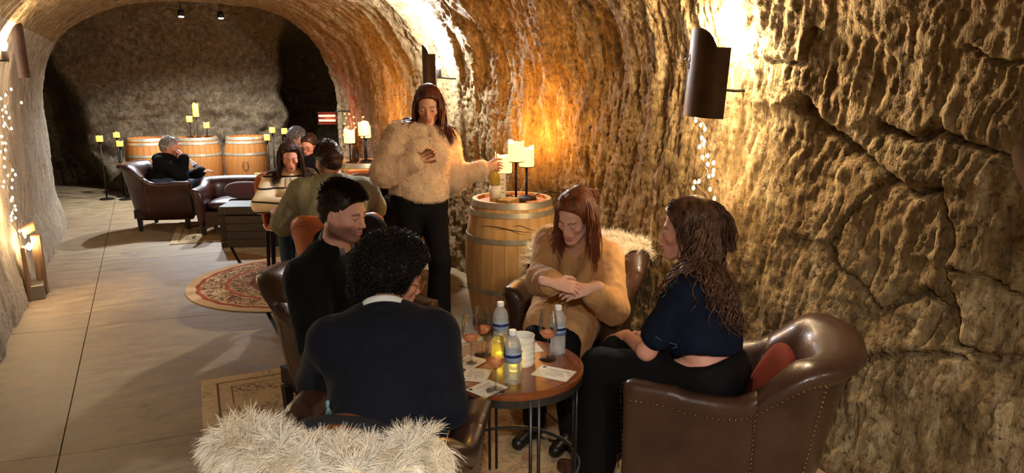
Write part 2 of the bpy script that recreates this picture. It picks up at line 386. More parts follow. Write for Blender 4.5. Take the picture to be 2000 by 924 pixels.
def plight(name, loc, w, col, r=.03, parent=None):
    l = bpy.data.lights.new(name, 'POINT'); l.energy = w; l.color = col[:3]; l.shadow_soft_size = r
    o = bpy.data.objects.new(name, l); COL.objects.link(o); o.location = loc
    if parent: o.parent = parent
    return o
WARM = (1, .76, .46); COOL = (.88, .94, 1); FLAME = (1, .44, .09)
def rotz(v, a): c, s = math.cos(a), math.sin(a); return np.array([v[0]*c-v[1]*s, v[0]*s+v[1]*c]+list(v[2:]))
def face(fx, fy): return math.atan2(-fx, fy)

# ---------------------------------------------------------------- wall lamps (bent metal shields)
SHEET = M('sheet_bronze', S(92, 68, 46), .45, .7, col2=S(66, 48, 34), vs=7)
def shield_mesh():
    n = 15; rings = []; H0, H1 = -.17, .15
    for i, a in enumerate(np.linspace(-.95, .95, n)):
        t = i/(n-1); r = .15
        top = H1+(.085*math.sqrt(max(0, 1-((t-.62)/.38)**2)) if t > .24 else 0)
        q = []
        for rr, zs in ((r, (H0, top)), (r-.004, (top, H0))):
            for z in zs: q.append((-rr*math.cos(a), rr*math.sin(a), z))
        rings.append(q)
    return B().loft(rings).me('shield', True, 40)
SHM = shield_mesh(); 
def sconce(loc, rz, label, watts, col, bulbmat, tilt=0, off=(0, 0, .12)):
    o = empty('wall_sconce', loc, rz, label, 'wall lamp', 'bent metal lamps along the cave walls')
    s = obj('shield', SHM, SHEET, o, rot=(tilt, 0, 0)); s['label'] = 'bent bronze metal shield'
    obj('socket', B().lathe([(.0, -.05), (.022, -.05), (.022, .02), (.016, .03), (0, .03)], 12).me('socket', True, 40), IRON, o, loc=(-.01, 0, -.0))
    obj('bulb', B().lathe([(0, .03), (.014, .035), (.024, .06), (.027, .085), (.018, .105), (0, .112)], 12).me('bulb'), bulbmat, o, loc=(-.01, 0, 0))
    obj('bracket', B().tube([(-.01, 0, -.04), (.12, 0, -.05), (.34, 0, -.05)], .008, 6).me('bracket'), IRON, o)
    if watts: plight('bulb_light', (off[0]-.01, off[1], off[2]), watts, col, .035, o)
    return o
sconce((2.44, 2.53, 1.72), .12, 'bronze metal wall lamp shield with arched tab, shining above the string of fairy lights', P_SCONCE_NEAR, WARM, BULBW, .06, (.04, 0, .22))
sconce((2.30, 5.72, 1.80), 0, 'wall lamp shining cool white behind the head of the standing woman', P_SCONCE_MID, COOL, BULBB, 0, (-.08, 0, .30))
sconce((-.90, 6.60, 1.92), math.pi, 'wall lamp glowing warm on the grey rock at the left edge', P_LEFT, WARM, BULBW)
sconce((2.30, .905, 1.375), .1, 'dark unlit metal wall shield cut off at the right edge of the picture', 0, WARM, M('bulb_off', S(200, 190, 170), .3), -.5)
sconce((-.88, 1.35, 1.95), math.pi, 'wall lamp on the left cave wall beside the photographer', P_REAR, WARM, BULBW)
sconce((2.50, -.75, 1.95), 0, 'wall lamp on the right cave wall behind the photographer', P_REAR, WARM, BULBW)
# wire flower on the near shield
fl = B()
for k in range(9):
    a = k*.7; fl.tube([(0, 0, 0), (-.015, .022*math.cos(a), .022*math.sin(a)), (-.01, .05*math.cos(a+.3), .05*math.sin(a+.3))], .0022, 4)
fl.tube([(0, 0, 0), (-.005, .005, -.08), (-.0, -.03, -.17), (-.0, -.06, -.21)], .002, 4); fl.tube([(0, 0, 0), (.0, .012, -.1), (.0, .02, -.2)], .002, 4)
obj('wire_flower', fl.me('wire_flower'), M('wire_pale', S(214, 200, 170), .3, .7), loc=(2.315, 2.625, 1.80), label='pale wire flower tied to the bronze wall shield', cat='ornament')
def fairy(pts, n, label, es_mat, spread=.035, lw=0, seed=1):
    r = np.random.default_rng(seed); p = np.array(pts, float); t = np.linspace(0, len(p)-1, 60)
    c = np.stack([np.interp(t, np.arange(len(p)), p[:, k]) for k in range(3)], -1); c += .02*np.stack([np.sin(t*9), np.cos(t*7), 0*t], -1)
    o = empty('fairy_lights', tuple(c[-1]), 0, label, 'string lights', 'strings of fairy lights hanging on the rock')
    obj('wire', B().tube(c-c[-1], .003, 4).me('wire'), M('wire_brown', S(80, 60, 36), .5), o)
    bm = B().lathe([(0, -.010), (.005, -.007), (.0072, 0), (.005, .007), (0, .012)], 6).me('bulb')
    for k in range(n):
        q = c[int((k+.5)/n*59)]+np.array([r.normal(0, spread*.5), r.normal(0, spread), r.normal(0, .012)])
        obj('bulb', bm, es_mat, o, loc=tuple(q-c[-1]))
        if k % 6 == 3 and lw: plight('bulb_light', tuple(q-c[-1]), lw, WARM, .02, o)
fairy([(2.40, 2.60, 1.55), (2.41, 2.55, 1.36), (2.42, 2.58, 1.2), (2.42, 2.52, 1.02)], 26, 'fairy lights hanging under the bronze shield above the denim top woman', BULB, .03, .9)
fairy([(-.92, 6.60, 1.66), (-.93, 6.36, 1.3), (-.93, 6.2, .95), (-.93, 6.14, .58)], 40, 'fairy lights hanging down the grey rock at the left edge', BULB, .05, 1.2, 3)
# wooden lamp box at the foot of the left wall
o = empty('lamp_box', (-.93, 6.66, 0), .1, 'rough wooden lamp box with a lit tilted flap at the foot of left wall', 'lamp')
WP = M('wood_weathered', S(120, 92, 64), .8, col2=S(88, 66, 46), vs=5, stretch=(6, 6, .7), bump=.4, bs=40)
obj('post', B().box((.05, .06, .25), (.07, .1, .5), bev=.008).me('post', False), WP, o)
obj('side_board', B().box((-.04, -.12, .22), (.03, .1, .44), bev=.006).me('side_board', False), WP, o)
obj('base_board', B().box((.0, -.03, .06), (.12, .24, .12), bev=.006).me('base_board', False), M('tin', S(120, 112, 100), .5, .6), o)
fp = B().box((0, 0, 0), (.10, .20, .012), bev=.004, R=Matrix.Rotation(-.5, 3, 'X')@Matrix.Rotation(-.45, 3, 'Y')).me('flap', False)
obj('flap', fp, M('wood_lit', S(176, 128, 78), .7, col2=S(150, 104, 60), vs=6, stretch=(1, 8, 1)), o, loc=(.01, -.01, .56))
obj('bulb', B().lathe([(0, -.03), (.02, -.015), (.024, .01), (0, .035)], 10).me('bulb'), BULB, o, loc=(.0, -.03, .42))
plight('bulb_light', (.0, -.03, .47), 2.5, WARM, .02, o)
# ceiling spots in the cross passage
def spot(name, loc, w, col, ang, parent):
    l = bpy.data.lights.new(name, 'SPOT'); l.energy = w; l.color = col; l.shadow_soft_size = .05; l.spot_size = math.radians(ang); l.spot_blend = .6
    o = bpy.data.objects.new(name, l); COL.objects.link(o); o.location = loc; o.parent = parent; return o
for k, (x, y, z, w, a, lab) in enumerate(((.58, 10.75, 2.60, P_SPOT, 150, 'left of the two cool white ceiling spotlights at the far end'), (1.08, 10.75, 2.60, P_SPOT, 150, 'right of the two cool white ceiling spotlights at the far end'),
        (-.25, -.45, 2.40, P_CEIL, 165, 'ceiling spotlight left above the photographer'), (.55, -1.5, 2.42, P_CEIL, 165, 'ceiling spotlight right above the photographer'))):
    o = empty('ceiling_spotlight', (x, y, z), 0, lab, 'spotlight', 'cool white ceiling spotlights')
    obj('housing', B().lathe([(.0, .09), (.035, .09), (.045, .0), (.04, .0), (.03, .02)], 14, cap=False).me('housing'), IRON, o)
    obj('stem', B().tube([(0, 0, .08), (0, 0, .38)], .008, 6).me('stem'), IRON, o)
    obj('bulb', B().lathe([(0, -.012), (.03, -.006), (.036, .012), (0, .02)], 12).me('bulb'), BULBB, o)
    spot('bulb_light', (0, 0, -.03), w, COOL if k < 2 else (1, .95, .88), a, o)
# infrared heater
o = empty('patio_heater', (2.12, 9.25, 1.27), -.35, 'small red glowing infrared heater on a bracket in the dark archway', 'heater')
obj('housing', B().loft([[(x, .06, -.07), (x, -.03, -.085), (x, -.04, -.075), (x, .04, -.055), (x, .04, .055), (x, -.04, .075), (x, -.03, .085), (x, .06, .07)] for x in (-.12, .12)]).me('housing', False), IRON, o)
for z in (-.03, .03): obj('heating_tube', B().tube([(-.105, 0, z), (.105, 0, z)], .013, 8).me('heating_tube'), M('red_hot', (1, .1, .08, 1), .5, emit=(1, .09, .05, 1), es=5), o)
obj('bracket', B().tube([(.1, .05, .075), (.16, .06, .09), (.45, .1, .08)], .008, 6).me('bracket'), IRON, o)
plight('heater_light', (0, -.12, 0), 3, (1, .18, .08), .05, o)
# ---------------------------------------------------------------- upholstered chairs
def upath(hw, yf, yb, yarc, n_arm=12, n_arc=44, e=2.6):
    a = np.linspace(0, np.pi, n_arc); R_ = yarc-yb
    ax = -np.sign(np.cos(a))*np.abs(np.cos(a))**(2/e)*hw; ay = yarc-np.abs(np.sin(a))**(2/e)*R_
    y1 = np.linspace(yf, yarc, n_arm, endpoint=False)
    p = np.r_[np.c_[np.full(n_arm, -hw), y1], np.c_[ax, ay], np.c_[np.full(n_arm, hw), y1[::-1]]]
    t = np.gradient(p, axis=0); t /= np.linalg.norm(t, axis=1)[:, None]
    nrm = np.c_[t[:, 1], -t[:, 0]]                    # outward (path runs left arm -> back -> right arm)
    return p, nrm
def shell_rings(p, nr, ztop, flare, zb, thick, zin, roll):
    rings = []
    for i in range(len(p)):
        zt, fl, th, rl = ztop[i], flare[i], thick[i], roll[i]
        prof = [(-.025, zb), (-.005, zb+.12), (fl*.45, zb+(zt-zb)*.6), (fl*.85, zt-.07), (fl+rl*.5, zt-.045), (fl+rl, zt-.015), (fl+rl*.75, zt+.012), (fl*.6, zt+.022), (fl*.4-th*.55, zt+.008), (fl*.3-th*.95, zt-.03), (-th*1.02, zt-.10), (-th, zin+.0), (-th*.9, zb+.05), (-th*.8, zb)]
        rings.append(np.array([(p[i, 0]+nr[i, 0]*o, p[i, 1]+nr[i, 1]*o, z) for o, z in prof]))
    return rings
def unit_(v): return np.asarray(v)/np.linalg.norm(v)
def round_ends(rings, k=3):
    out = list(rings)
    for end in (0, -1):
        r0 = rings[end]; r1 = rings[1 if end == 0 else -2]; d = r0-r1; d = d/np.linalg.norm(d.mean(0)); c = r0.mean(0)
        add = [c+(r0-c)*np.array([math.cos(a)]*2+[1-.35*(1-math.cos(a))])+d*.03*math.sin(a) for a in (.5, .95, 1.35)]
        out = add[::-1]+out if end == 0 else out+add
    return out
def dome(r=.0055):
    a = np.arange(6)*np.pi/3
    v = [(math.cos(q)*r, math.sin(q)*r, 0) for q in a]+[(math.cos(q)*r*.6, math.sin(q)*r*.6, r*.6) for q in a]+[(0, 0, r*.8)]
    return np.array(v), [(i, (i+1) % 6, 6+(i+1) % 6, 6+i) for i in range(6)]+[(6+i, 6+(i+1) % 6, 12) for i in range(6)]
DV, DF = dome()
def nails(b, pts, nrm, step=.021):
    p = np.array(pts); s = np.r_[0, np.cumsum(np.linalg.norm(np.diff(p, axis=0), axis=1))]
    for q in np.arange(.01, s[-1], step):
        c = np.array([np.interp(q, s, p[:, k]) for k in range(3)]); n = np.array([np.interp(q, s, np.array(nrm)[:, k]) for k in range(3)]); n /= np.linalg.norm(n)
        u = np.cross(n, [0, 0, 1.]) if abs(n[2]) < .9 else np.cross(n, [1., 0, 0]); u /= np.linalg.norm(u); w = np.cross(n, u)
        b.add(c+DV[:, :1]*u+DV[:, 1:2]*w+DV[:, 2:]*n, DF)
def cushion(sx, sy, sz, e=4., n=26, m=14):
    th = np.linspace(0, 2*np.pi, n, endpoint=False); ph = np.linspace(-np.pi/2, np.pi/2, m)
    f = lambda c, q: np.sign(c)*np.abs(c)**(2/q)
    v = [(sx/2*f(math.cos(a), e)*f(math.cos(b), 2.5), sy/2*f(math.sin(a), e)*f(math.cos(b), 2.5), sz/2*f(math.sin(b), 2.5)) for b in ph for a in th]
    fs = [(j*n+i, j*n+(i+1) % n, (j+1)*n+(i+1) % n, (j+1)*n+i) for j in range(m-1) for i in range(n)]
    return np.array(v), fs
def armchair(label, loc, rz, hw=.31, sc=1., arm=.61, back=.79, yf=.34, yb=-.37, mat=None, group='brown leather armchairs'):
    mat = mat or LEATHER
    o = empty('leather_armchair', (*loc, .012 if loc[1] < 4 else 0), rz, label, 'armchair', group); o.scale = (sc, sc, sc)
    p, nr = upath(hw, yf, yb, -.02); n = len(p); na = 12
    s = np.abs(np.linspace(-1, 1, n)); w = 1-sstep(.34, .66, s)                           # 1 at the back, 0 on the arms
    ztop = arm+(back-arm)*w+.012*(s > .8); flare = .035+.055*w; thick = .085+.0*w; roll = .018+.022*w
    R_ = shell_rings(p, nr, ztop, flare, .13, thick, .40, roll)
    i0, i1 = int(n*.225), n-1-int(n*.225)
    obj('arm', B().loft(round_ends(R_[:i0+1])).me('arm'), mat, o); obj('arm', B().loft(round_ends(R_[i1:])).me('arm'), mat, o)
    obj('backrest', B().loft(R_[i0:i1+1]).me('backrest'), mat, o)
    nb = B(); N3 = np.c_[nr, np.zeros(n)]
    nails(nb, [r[3]*.5+r[4]*.5+q*.002 for r, q in zip(R_, N3)], N3)
    for ii in (i0, i1, int(n*.36), n-1-int(n*.36)): nails(nb, [R_[ii][k]+N3[ii]*.003 for k in (1, 2, 3)], [N3[ii]]*3)
    for ii, sg in ((0, 1), (-1, 1)):
        r = R_[ii]; c = r.mean(0); nails(nb, [c+(q-c)*.86+np.array([0, .028, 0]) for q in r[1:12]], [(0, 1, 0)]*11)
    obj('nailhead_trim', nb.me('nailhead_trim'), BRASSN, o, kind='stuff')
    v, f = cushion(2*hw-.14, yf-yb-.10, .15, 5); obj('seat_cushion', B().add(v+np.array([0, (yf+yb)/2+.05, .40]), f).me('seat_cushion'), mat, o)
    obj('front_rail', B().box((0, yf-.05, .23), (2*hw-.06, .06, .2), bev=.012).me('front_rail', False), mat, o)
    obj('underframe', B().box((0, (yf+yb)/2, .2), (2*hw-.08, yf-yb-.12, .1)).me('underframe', False), WOOD_D, o)
    lm = B().loft([[(sx*w_, sy*w_, z) for sx, sy in ((-1, -1), (1, -1), (1, 1), (-1, 1))] for w_, z in ((.018, 0), (.026, .15))]).me('leg', False)
    for sx in (-1, 1):
        for y in (yf-.06, yb+.12): obj('leg', lm, WOOD_D, o, loc=(sx*(hw-.04), y, 0))
    o['_r'] = 0; del o['_r']
    return o, R_
CH1, R1 = armchair('leather armchair in front with cream sheepskin over its back, under the curly haired person', (.55, 2.01), face(.57, .82), back=.76, sc=.96, yf=.27)
CH2, R2 = armchair('leather armchair holding the man in the black overcoat', (.84, 3.42), face(.33, -.94), sc=.93)
CH4, R4 = armchair('leather armchair against the rock holding the woman in the camel coat', (2.12, 3.22), face(-.74, -.67), sc=.94)
CH5, R5 = armchair('large leather armchair at the right with a rust red cushion, under the denim top woman', (1.955, 1.87), face(-.62, .78), sc=.95)
CH8, _ = armchair('far leather armchair seen from its side, holding the grey haired man', (.16, 9.32), face(.95, -.32), arm=.56, back=.77, mat=LEATHER_D)
# low settee behind the trunk
def settee():
    o = empty('leather_settee', (.94, 8.62, 0), face(-.35, -.94), 'low dark leather settee with burgundy pillow behind the trunk', 'settee')
    p, nr = upath(.45, .30, -.33, -.12); n = len(p); s = np.abs(np.linspace(-1, 1, n)); w = 1-sstep(.5, .75, s)
    R_ = shell_rings(p, nr, .53+.07*w, .03+.03*w, .12, np.full(n, .09), .36, .015+.02*w); i0, i1 = int(n*.25), n-1-int(n*.25)
    obj('arm', B().loft(round_ends(R_[:i0+1])).me('arm'), LEATHER_D, o); obj('arm', B().loft(round_ends(R_[i1:])).me('arm'), LEATHER_D, o)
    obj('backrest', B().loft(R_[i0:i1+1]).me('backrest'), LEATHER_D, o)
    v, f = cushion(.74, .52, .15, 5); obj('seat_cushion', B().add(v+np.array([0, .02, .34]), f).me('seat_cushion'), LEATHER_D, o)
    obj('underframe', B().box((0, 0, .2), (.82, .56, .16)).me('underframe', False), LEATHER_D, o)
    for sx in (-1, 1):
        for y in (.24, -.22): obj('leg', B().box((sx*.4, y, .07), (.045, .045, .14)).me('leg', False), WOOD_D, o)
    v, f = cushion(.44, .14, .2, 4)
    obj('throw_pillow', B().add(v, f).me('throw_pillow'), M('velvet_burgundy', S(66, 22, 26), .8, sheen=.5), loc=(.95, 8.45, .51), rot=(.15, 0, face(-.35, -.94)), label='burgundy pillow lying on the low leather settee', cat='pillow')
settee()
v, f = cushion(.34, .32, .10, 3.0); v[:, 2] *= 1-.0*v[:, 0]
obj('throw_pillow', B().add(v, f).me('throw_pillow'), M('velvet_rust', S(104, 30, 18), .85, col2=S(84, 24, 14), vs=8, spec=.2), loc=(2.055, 1.755, .56), rot=(math.radians(66), 0, face(-.62, .78)+math.pi+.2), label='rust red cushion leaning in the armchair behind the denim top woman', cat='cushion')
# orange dining chairs
def dining_chair():
    o = empty('dining_chair', (0, 0, 0), 0, 'x', 'chair', 'orange leather dining chairs')
    p, nr = upath(.27, .10, -.27, .02, 6, 40, 2.3); n = len(p); s = np.abs(np.linspace(-1, 1, n)); w = 1-sstep(.35, .95, s)
    R_ = shell_rings(p, nr, .70+.17*w, np.full(n, .02)+.03*w, .40, np.full(n, .05), .50, np.full(n, .006))
    obj('backrest', B().loft(round_ends(R_)).me('backrest'), LEATHER_O, o)
    b = B(); t = [r[4]+np.array([q[0], q[1], 0])*.002 for r, q in zip(R_, nr)]
    t = np.array(t); sl = np.r_[0, np.cumsum(np.linalg.norm(np.diff(t, axis=0), axis=1))]
    for q in np.arange(.01, sl[-1]-.012, .018):
        b.tube([[np.interp(q+d, sl, t[:, k]) for k in range(3)] for d in (0, .011)], .0014, 4)
    obj('stitching', b.me('stitching'), M('thread_dark', S(110, 50, 26), .8), o, kind='stuff')
    v, f = cushion(.50, .50, .11, 3.4); obj('seat', B().add(v+np.array([0, .02, .44]), f).me('seat'), LEATHER_O, o)
    pp = [(.252*np.sign(math.cos(a))*abs(math.cos(a))**.6, .02+.252*np.sign(math.sin(a))*abs(math.sin(a))**.6, .425) for a in np.linspace(0, 2*np.pi, 40, endpoint=False)]
    obj('piping', B().tube(pp, .006, 5, True).me('piping'), M('piping_cream', S(206, 190, 168), .6), o)
    for sx in (-1, 1):
        for y in (.2, -.2):
            obj('leg', B().loft([[(sx*(.20 if z else .22)+a*w_, (y if z else y*1.12)+b_*w_, z) for a, b_ in ((-1, -1), (1, -1), (1, 1), (-1, 1))] for w_, z in ((.014, 0), (.022, .41))]).me('leg', False), WOOD_D, o)
    return o
dc = dining_chair()
for k, (x, y, fx, fy, lab) in enumerate(((1.09, 4.60, .25, .97, 'orange leather dining chair under the man in the sage green shirt'),
        (1.12, 6.50, -.05, -1, 'orange leather dining chair holding the woman in the striped sweater'),
        (1.98, 5.62, -1, .15, 'orange leather dining chair seen behind the hips of the standing woman'),
        (1.75, 6.33, -.6, -.8, 'orange leather dining chair with a brown jacket over it, left of the standing woman'),
        (1.70, 8.62, .3, -1, 'orange dining chair under the far man with grey wavy hair'), (1.60, 7.93, -.5, -.8, 'orange dining chair under the far man in the black jacket'))):
    c = dc if k == 0 else copy_tree(dc)
    c.location = (x, y, .012 if (k == 1) else 0); c.rotation_euler = (0, 0, face(fx, fy)); c['label'] = lab
# ---------------------------------------------------------------- boards clipped to a disc
def disc_boards(r, n, z0, z1, gap):
    out = []; e = np.linspace(-r, r, n+1)
    for a, b in zip(e[:-1], e[1:]):
        a += gap/2; b -= gap/2; t = np.linspace(max(a, -r*.999), min(b, r*.999), 9)
        up = [(x, math.sqrt(max(1e-6, r*r-x*x))) for x in t]; out.append(B().prism([(x, -y) for x, y in up]+up[::-1], z0, z1).me('board', False))
    return out
# ---------------------------------------------------------------- barrels
BH = .90
def brad(z): return .283+.062*(1-((z-BH/2)/(BH/2))**2)
NST = 24
def stave_mesh():
    zs = np.linspace(0, BH, 9); rings = []; h = np.pi/NST*.985
    for z in zs:
        r = brad(z); rings.append([(r*math.cos(a), r*math.sin(a), z) for a in (-h, -h*.4, h*.4, h)]+[((r-.027)*math.cos(a), (r-.027)*math.sin(a), z) for a in (h, -h)])
    return B().loft(rings).me('stave', True, 35)
def hoop_mesh(z, w):
    zs = (z-w/2, z, z+w/2); pr = [(brad(q)+.0035, q) for q in zs]+[(brad(q)-.001, q) for q in zs[::-1]]
    return B().lathe(pr+[pr[0]], 48, cap=False).me('hoop', True, 35)
STV = stave_mesh(); HPS = [hoop_mesh(z, w) for z, w in ((.022, .042), (.085, .036), (.265, .036), (BH-.265, .036), (BH-.085, .036), (BH-.022, .042))]
HBD = disc_boards(.257, 6, BH-.045, BH-.024, .0015)
RIV = B()
for z in (BH-.022, BH-.085, .085):
    for a in (.0, .16): RIV.add(np.array([(0, q[0]*1.2, q[1]*1.2) for q in DV])+np.c_[DV[:, 2]*.6, 0*DV[:, 0], 0*DV[:, 0]]+np.array([brad(z)+.0035, a*.3, z]), DF)
RIVM = RIV.me('rivets')
def barrel(label, x, y, rz, wood, headw):
    o = empty('wine_barrel', (x, y, 0), rz, label, 'barrel', 'oak wine barrels')
    s2 = STV.copy(); s2.materials.clear(); s2.materials.append(wood)
    for k in range(NST): obj('stave', s2, None, o, rot=(0, 0, k*2*np.pi/NST))
    for h in HPS: obj('hoop', h, HOOP, o)
    hb = []
    for m in HBD:
        obj('head_board', m, headw, o)
    for m in HBD[:1]: obj('bottom_head', B().lathe([(0, .03), (.262, .03), (.262, .05), (0, .05)], 32).me('bottom_head', False), wood, o)
    obj('rivets', RIVM, STEEL, o, kind='stuff')
    return o
barrel('oak wine barrel behind the camel coat woman, carrying a wine bottle and three candles', 2.31, 4.40, 2.9, OAK, HEADW)
barrel('oak wine barrel half hidden behind the standing woman, carrying glowing candles', 2.02, 7.30, 3.6, OAK, HEADW)
barrel('left of three far oak barrels, behind the grey haired man', .02, 12.14, 1.2, OAK_D, HEADW)
barrel('middle of three far oak barrels, with three candles on top', .71, 11.98, 2.2, OAK_D, HEADW)
barrel('right of three far oak barrels, beside iron candle stands', 1.40, 11.82, 3.3, OAK_D, HEADW)
bo = bpy.data.objects['wine_barrel']; ck = B()
for z0, a0, a1, w in ((.735, -.75, .45, .0035), (.722, -.35, .30, .0025), (.746, .0, .5, .003)):
    aa = np.linspace(a0, a1, 26)-2.05-2.9; zz_ = z0+.012*np.sin(np.linspace(0, 5, 26))-.02*np.linspace(0, 1, 26)
    ck.tube([((brad(z)+.0005)*math.cos(a), (brad(z)+.0005)*math.sin(a), z) for a, z in zip(aa, zz_)], np.interp(np.linspace(0, 1, 26), [0, .3, .8, 1], [.001, w, w*.7, .001]), 5)
obj('crack', ck.me('crack'), M('scorch', S(84, 56, 30), .9), bo)
# ---------------------------------------------------------------- candles
def candle_mesh(r, h, seed):
    rr = np.random.default_rng(seed); n = 20; a = np.linspace(0, 2*np.pi, n, endpoint=False); ph = rr.uniform(0, 6, 3)
    rim = h*(1+.05*np.sin(2*a+ph[0])+.05*np.sin(3*a+ph[1]))
    rings = [np.c_[np.cos(a)*q, np.sin(a)*q, np.full(n, 0.)+z if np.isscalar(z) else z] for q, z in ((.001, 0), (r*.97, 0), (r, h*.03), (r, rim-.006), (r*.96, rim), (r*.88, rim-.004), (r*.84, h*.80), (.001, h*.78))]
    return B().loft(rings, caps=False).me('candle')
def candlestick(label, clabel, x, y, z0, stem, r, h, mat, seed, rs=.008, cw=0, rb=.07):
    o = empty('candlestick', (x, y, z0), 0, label, 'candlestick', 'iron candlesticks')
    obj('base', B().lathe([(0, 0), (rb, 0), (rb, .014), (rb*.75, .022), (rb*.3, .03), (0, .03)], 20).me('base', True, 40), IRON, o)
    obj('stem', B().tube([(0, 0, .02), (0, 0, stem-.004)], rs, 8).me('stem'), IRON, o)
    obj('drip_plate', B().lathe([(0, stem-.008), (r*.8, stem-.006), (r*1.16, stem+.001), (r*1.16, stem+.004), (0, stem)], 20).me('drip_plate', True, 40), IRON, o)
    c = obj('pillar_candle', candle_mesh(r, h, seed), mat, loc=(x, y, z0+stem+.002), label=clabel, cat='candle', group='glowing pillar candles')
    if cw: plight('candle_light', (0, 0, h+.03), cw, FLAME, .035, c)
B0 = BH-.024
for i, (x, y, st, r, h, w) in enumerate(((2.305, 4.33, .29, .056, .14, 'tallest, in front'), (2.30, 4.50, .19, .054, .13, 'lowest, at the left'), (2.43, 4.40, .24, .054, .14, 'middle height, at the right'))):
    candlestick(f'iron candlestick on the near barrel, {w} of three', f'wavy topped cream pillar candle on the near barrel, {w} of three', x, y, B0, st, r, h, WAX, i, .009, P_CANDLE*1.3, .075)
for i, (x, y, st, r, h, w) in enumerate(((2.02, 7.18, .30, .056, .14, 'tallest, at the right'), (1.89, 7.28, .22, .056, .14, 'lower, at the left'), (2.10, 7.40, .26, .054, .13, 'partly hidden, behind'))):
    candlestick(f'iron candlestick on the barrel left of the standing woman, {w}', f'pillar candle on the barrel left of the standing woman, {w}', x, y, B0, st, r, h, WAX, 5+i, .008, P_CANDLE)
for i, (x, y, st, r, h, w) in enumerate(((.72, 11.98, .33, .044, .20, 'tallest, in the centre'), (.62, 12.0, .25, .044, .09, 'middle height, at the left'), (.86, 12.02, .15, .044, .09, 'lowest, at the right'))):
    candlestick(f'thin candlestick on the middle far barrel, {w}', f'pillar candle on the middle far barrel, {w}', x, y, B0, st, r, h, WAX_F, 10+i, .006, .25, .045)
for i, (x, y, st, r, h, w) in enumerate(((-.62, 12.0, .87, .045, .085, 'at the left'), (-.40, 12.2, .91, .045, .075, 'tallest, in the middle'), (-.36, 11.85, .80, .045, .08, 'lower, at the right'))):
    candlestick(f'tall iron floor candle stand left of the far barrels, {w}', f'candle on a floor stand left of the far barrels, {w}', x, y, 0, st, r, h, WAX_F, 20+i, .011, .25, .1)
for i, (x, y, st, r, h, w) in enumerate(((1.80, 11.72, .94, .045, .085, 'tallest, in the middle'), (1.98, 11.68, .92, .045, .085, 'at the right'), (1.68, 11.5, .84, .045, .09, 'lowest, at the left'))):
    candlestick(f'tall iron floor candle stand right of the far barrels, {w}', f'candle on a floor stand right of the far barrels, {w}', x, y, 0, st, r, h, WAX_F, 30+i, .011, .25, .1)
# things on the near barrel
def wine_bottle(x, y, z):
    o = empty('wine_bottle', (x, y, z), .4, 'olive green wine bottle with cream label and silver pourer, held on the near barrel', 'bottle')
    obj('glass_body', B().lathe([(0, .0), (.036, .0), (.038, .01), (.038, .17), (.034, .20), (.018, .235), (.0145, .25), (.0145, .30), (0, .30)], 24).me('glass_body'), BOTG, o)
    obj('paper_label', B().lathe([(.0385, .04), (.0392, .04), (.0392, .13), (.0385, .13)], 24, cap=False).me('paper_label'), PAPER, o)
    obj('pourer', B().tube([(0, 0, .29), (0, 0, .325), (.006, .004, .37)], [.012, .009, .005], 10).me('pourer'), M('chrome', S(210, 200, 180), .15, 1), o)
wine_bottle(2.145, 4.345, B0)
o = empty('menu_stand', (2.205, 4.375, B0), -.55, 'small upright printed card beside the wine bottle on the near barrel', 'sign')
obj('card', B().box((0, 0, .10), (.075, .004, .20)).me('card', False), PAPER, o)
obj('print', B().box((.015, -.003, .16), (.02, .001, .004)).box((.015, -.003, .13), (.02, .001, .004)).box((.015, -.003, .10), (.02, .001, .004)).box((.015, -.003, .07), (.02, .001, .004)).me('print', False), INK, o)
o = empty('woven_box', (2.20, 4.245, B0), .5, 'flat woven straw box on the rim of the near barrel', 'box')
wb = B()
for k in range(5):
    a = np.linspace(0, 2*np.pi, 60, endpoint=False); q = np.c_[(.075+.003*np.sin(a*15+k*np.pi))*np.sign(np.cos(a))*np.abs(np.cos(a))**.5, (.05+.003*np.sin(a*15+k*np.pi))*np.sign(np.sin(a))*np.abs(np.sin(a))**.5, np.full(60, .006+k*.008)]
    wb.tube(q, .0045, 5, True)
STRAW = M('straw', S(190, 156, 96), .8, col2=S(140, 104, 56), vs=60)
obj('woven_side', wb.me('woven_side'), STRAW, o); obj('lid', B().box((0, 0, .042), (.14, .09, .008), bev=.003).me('lid', False), M('straw_lid', S(200, 172, 120), .8), o)
cb = [(2.46, 4.40, B0+.01), (2.50, 4.33, B0+.05), (2.55, 4.27, B0+.07), (2.62, 4.22, B0+.05), (2.68, 4.25, .7), (2.68, 4.4, .3), (2.62, 4.75, .02), (2.42, 5.05, .012), (2.25, 5.25, .012)]
t = np.linspace(0, len(cb)-1, 50); cb = np.array(cb); obj('power_cord', B().tube(np.stack([np.interp(t, np.arange(len(cb)), cb[:, k]) for k in range(3)], -1), .004, 5).me('power_cord'), IRON, label='black power cord running from the near barrel candles to the floor', cat='cord')
# flowers behind the mid barrel candles
o = empty('flower_vase', (2.0, 7.48, B0), 0, 'dried white flowers in a slim dark vase behind the second barrel candles', 'flowers')
obj('vase', B().lathe([(0, 0), (.035, 0), (.042, .06), (.03, .14), (.018, .17), (.022, .19), (.015, .19), (.012, .15), (0, .02)], 16).me('vase'), M('vase_dark', S(50, 36, 28), .4), o)
r_ = np.random.default_rng(4)
for k in range(15):
    q = np.array([r_.normal(-.06, .06), r_.normal(0, .05), .42+r_.normal(0, .06)])
    b = B().tube([(0, 0, .16), tuple(q*.6+np.array([0, 0, .04])), tuple(q)], .002, 4); s_ = obj('stem', b.me('stem'), M('stem_brown', S(84, 64, 40), .8), o)
    v, f = cushion(.024, .024, .018, 2, 8, 5); obj('blossom', B().add(v+q, f).me('blossom'), M('petal', S(206, 170, 140), .8), s_)
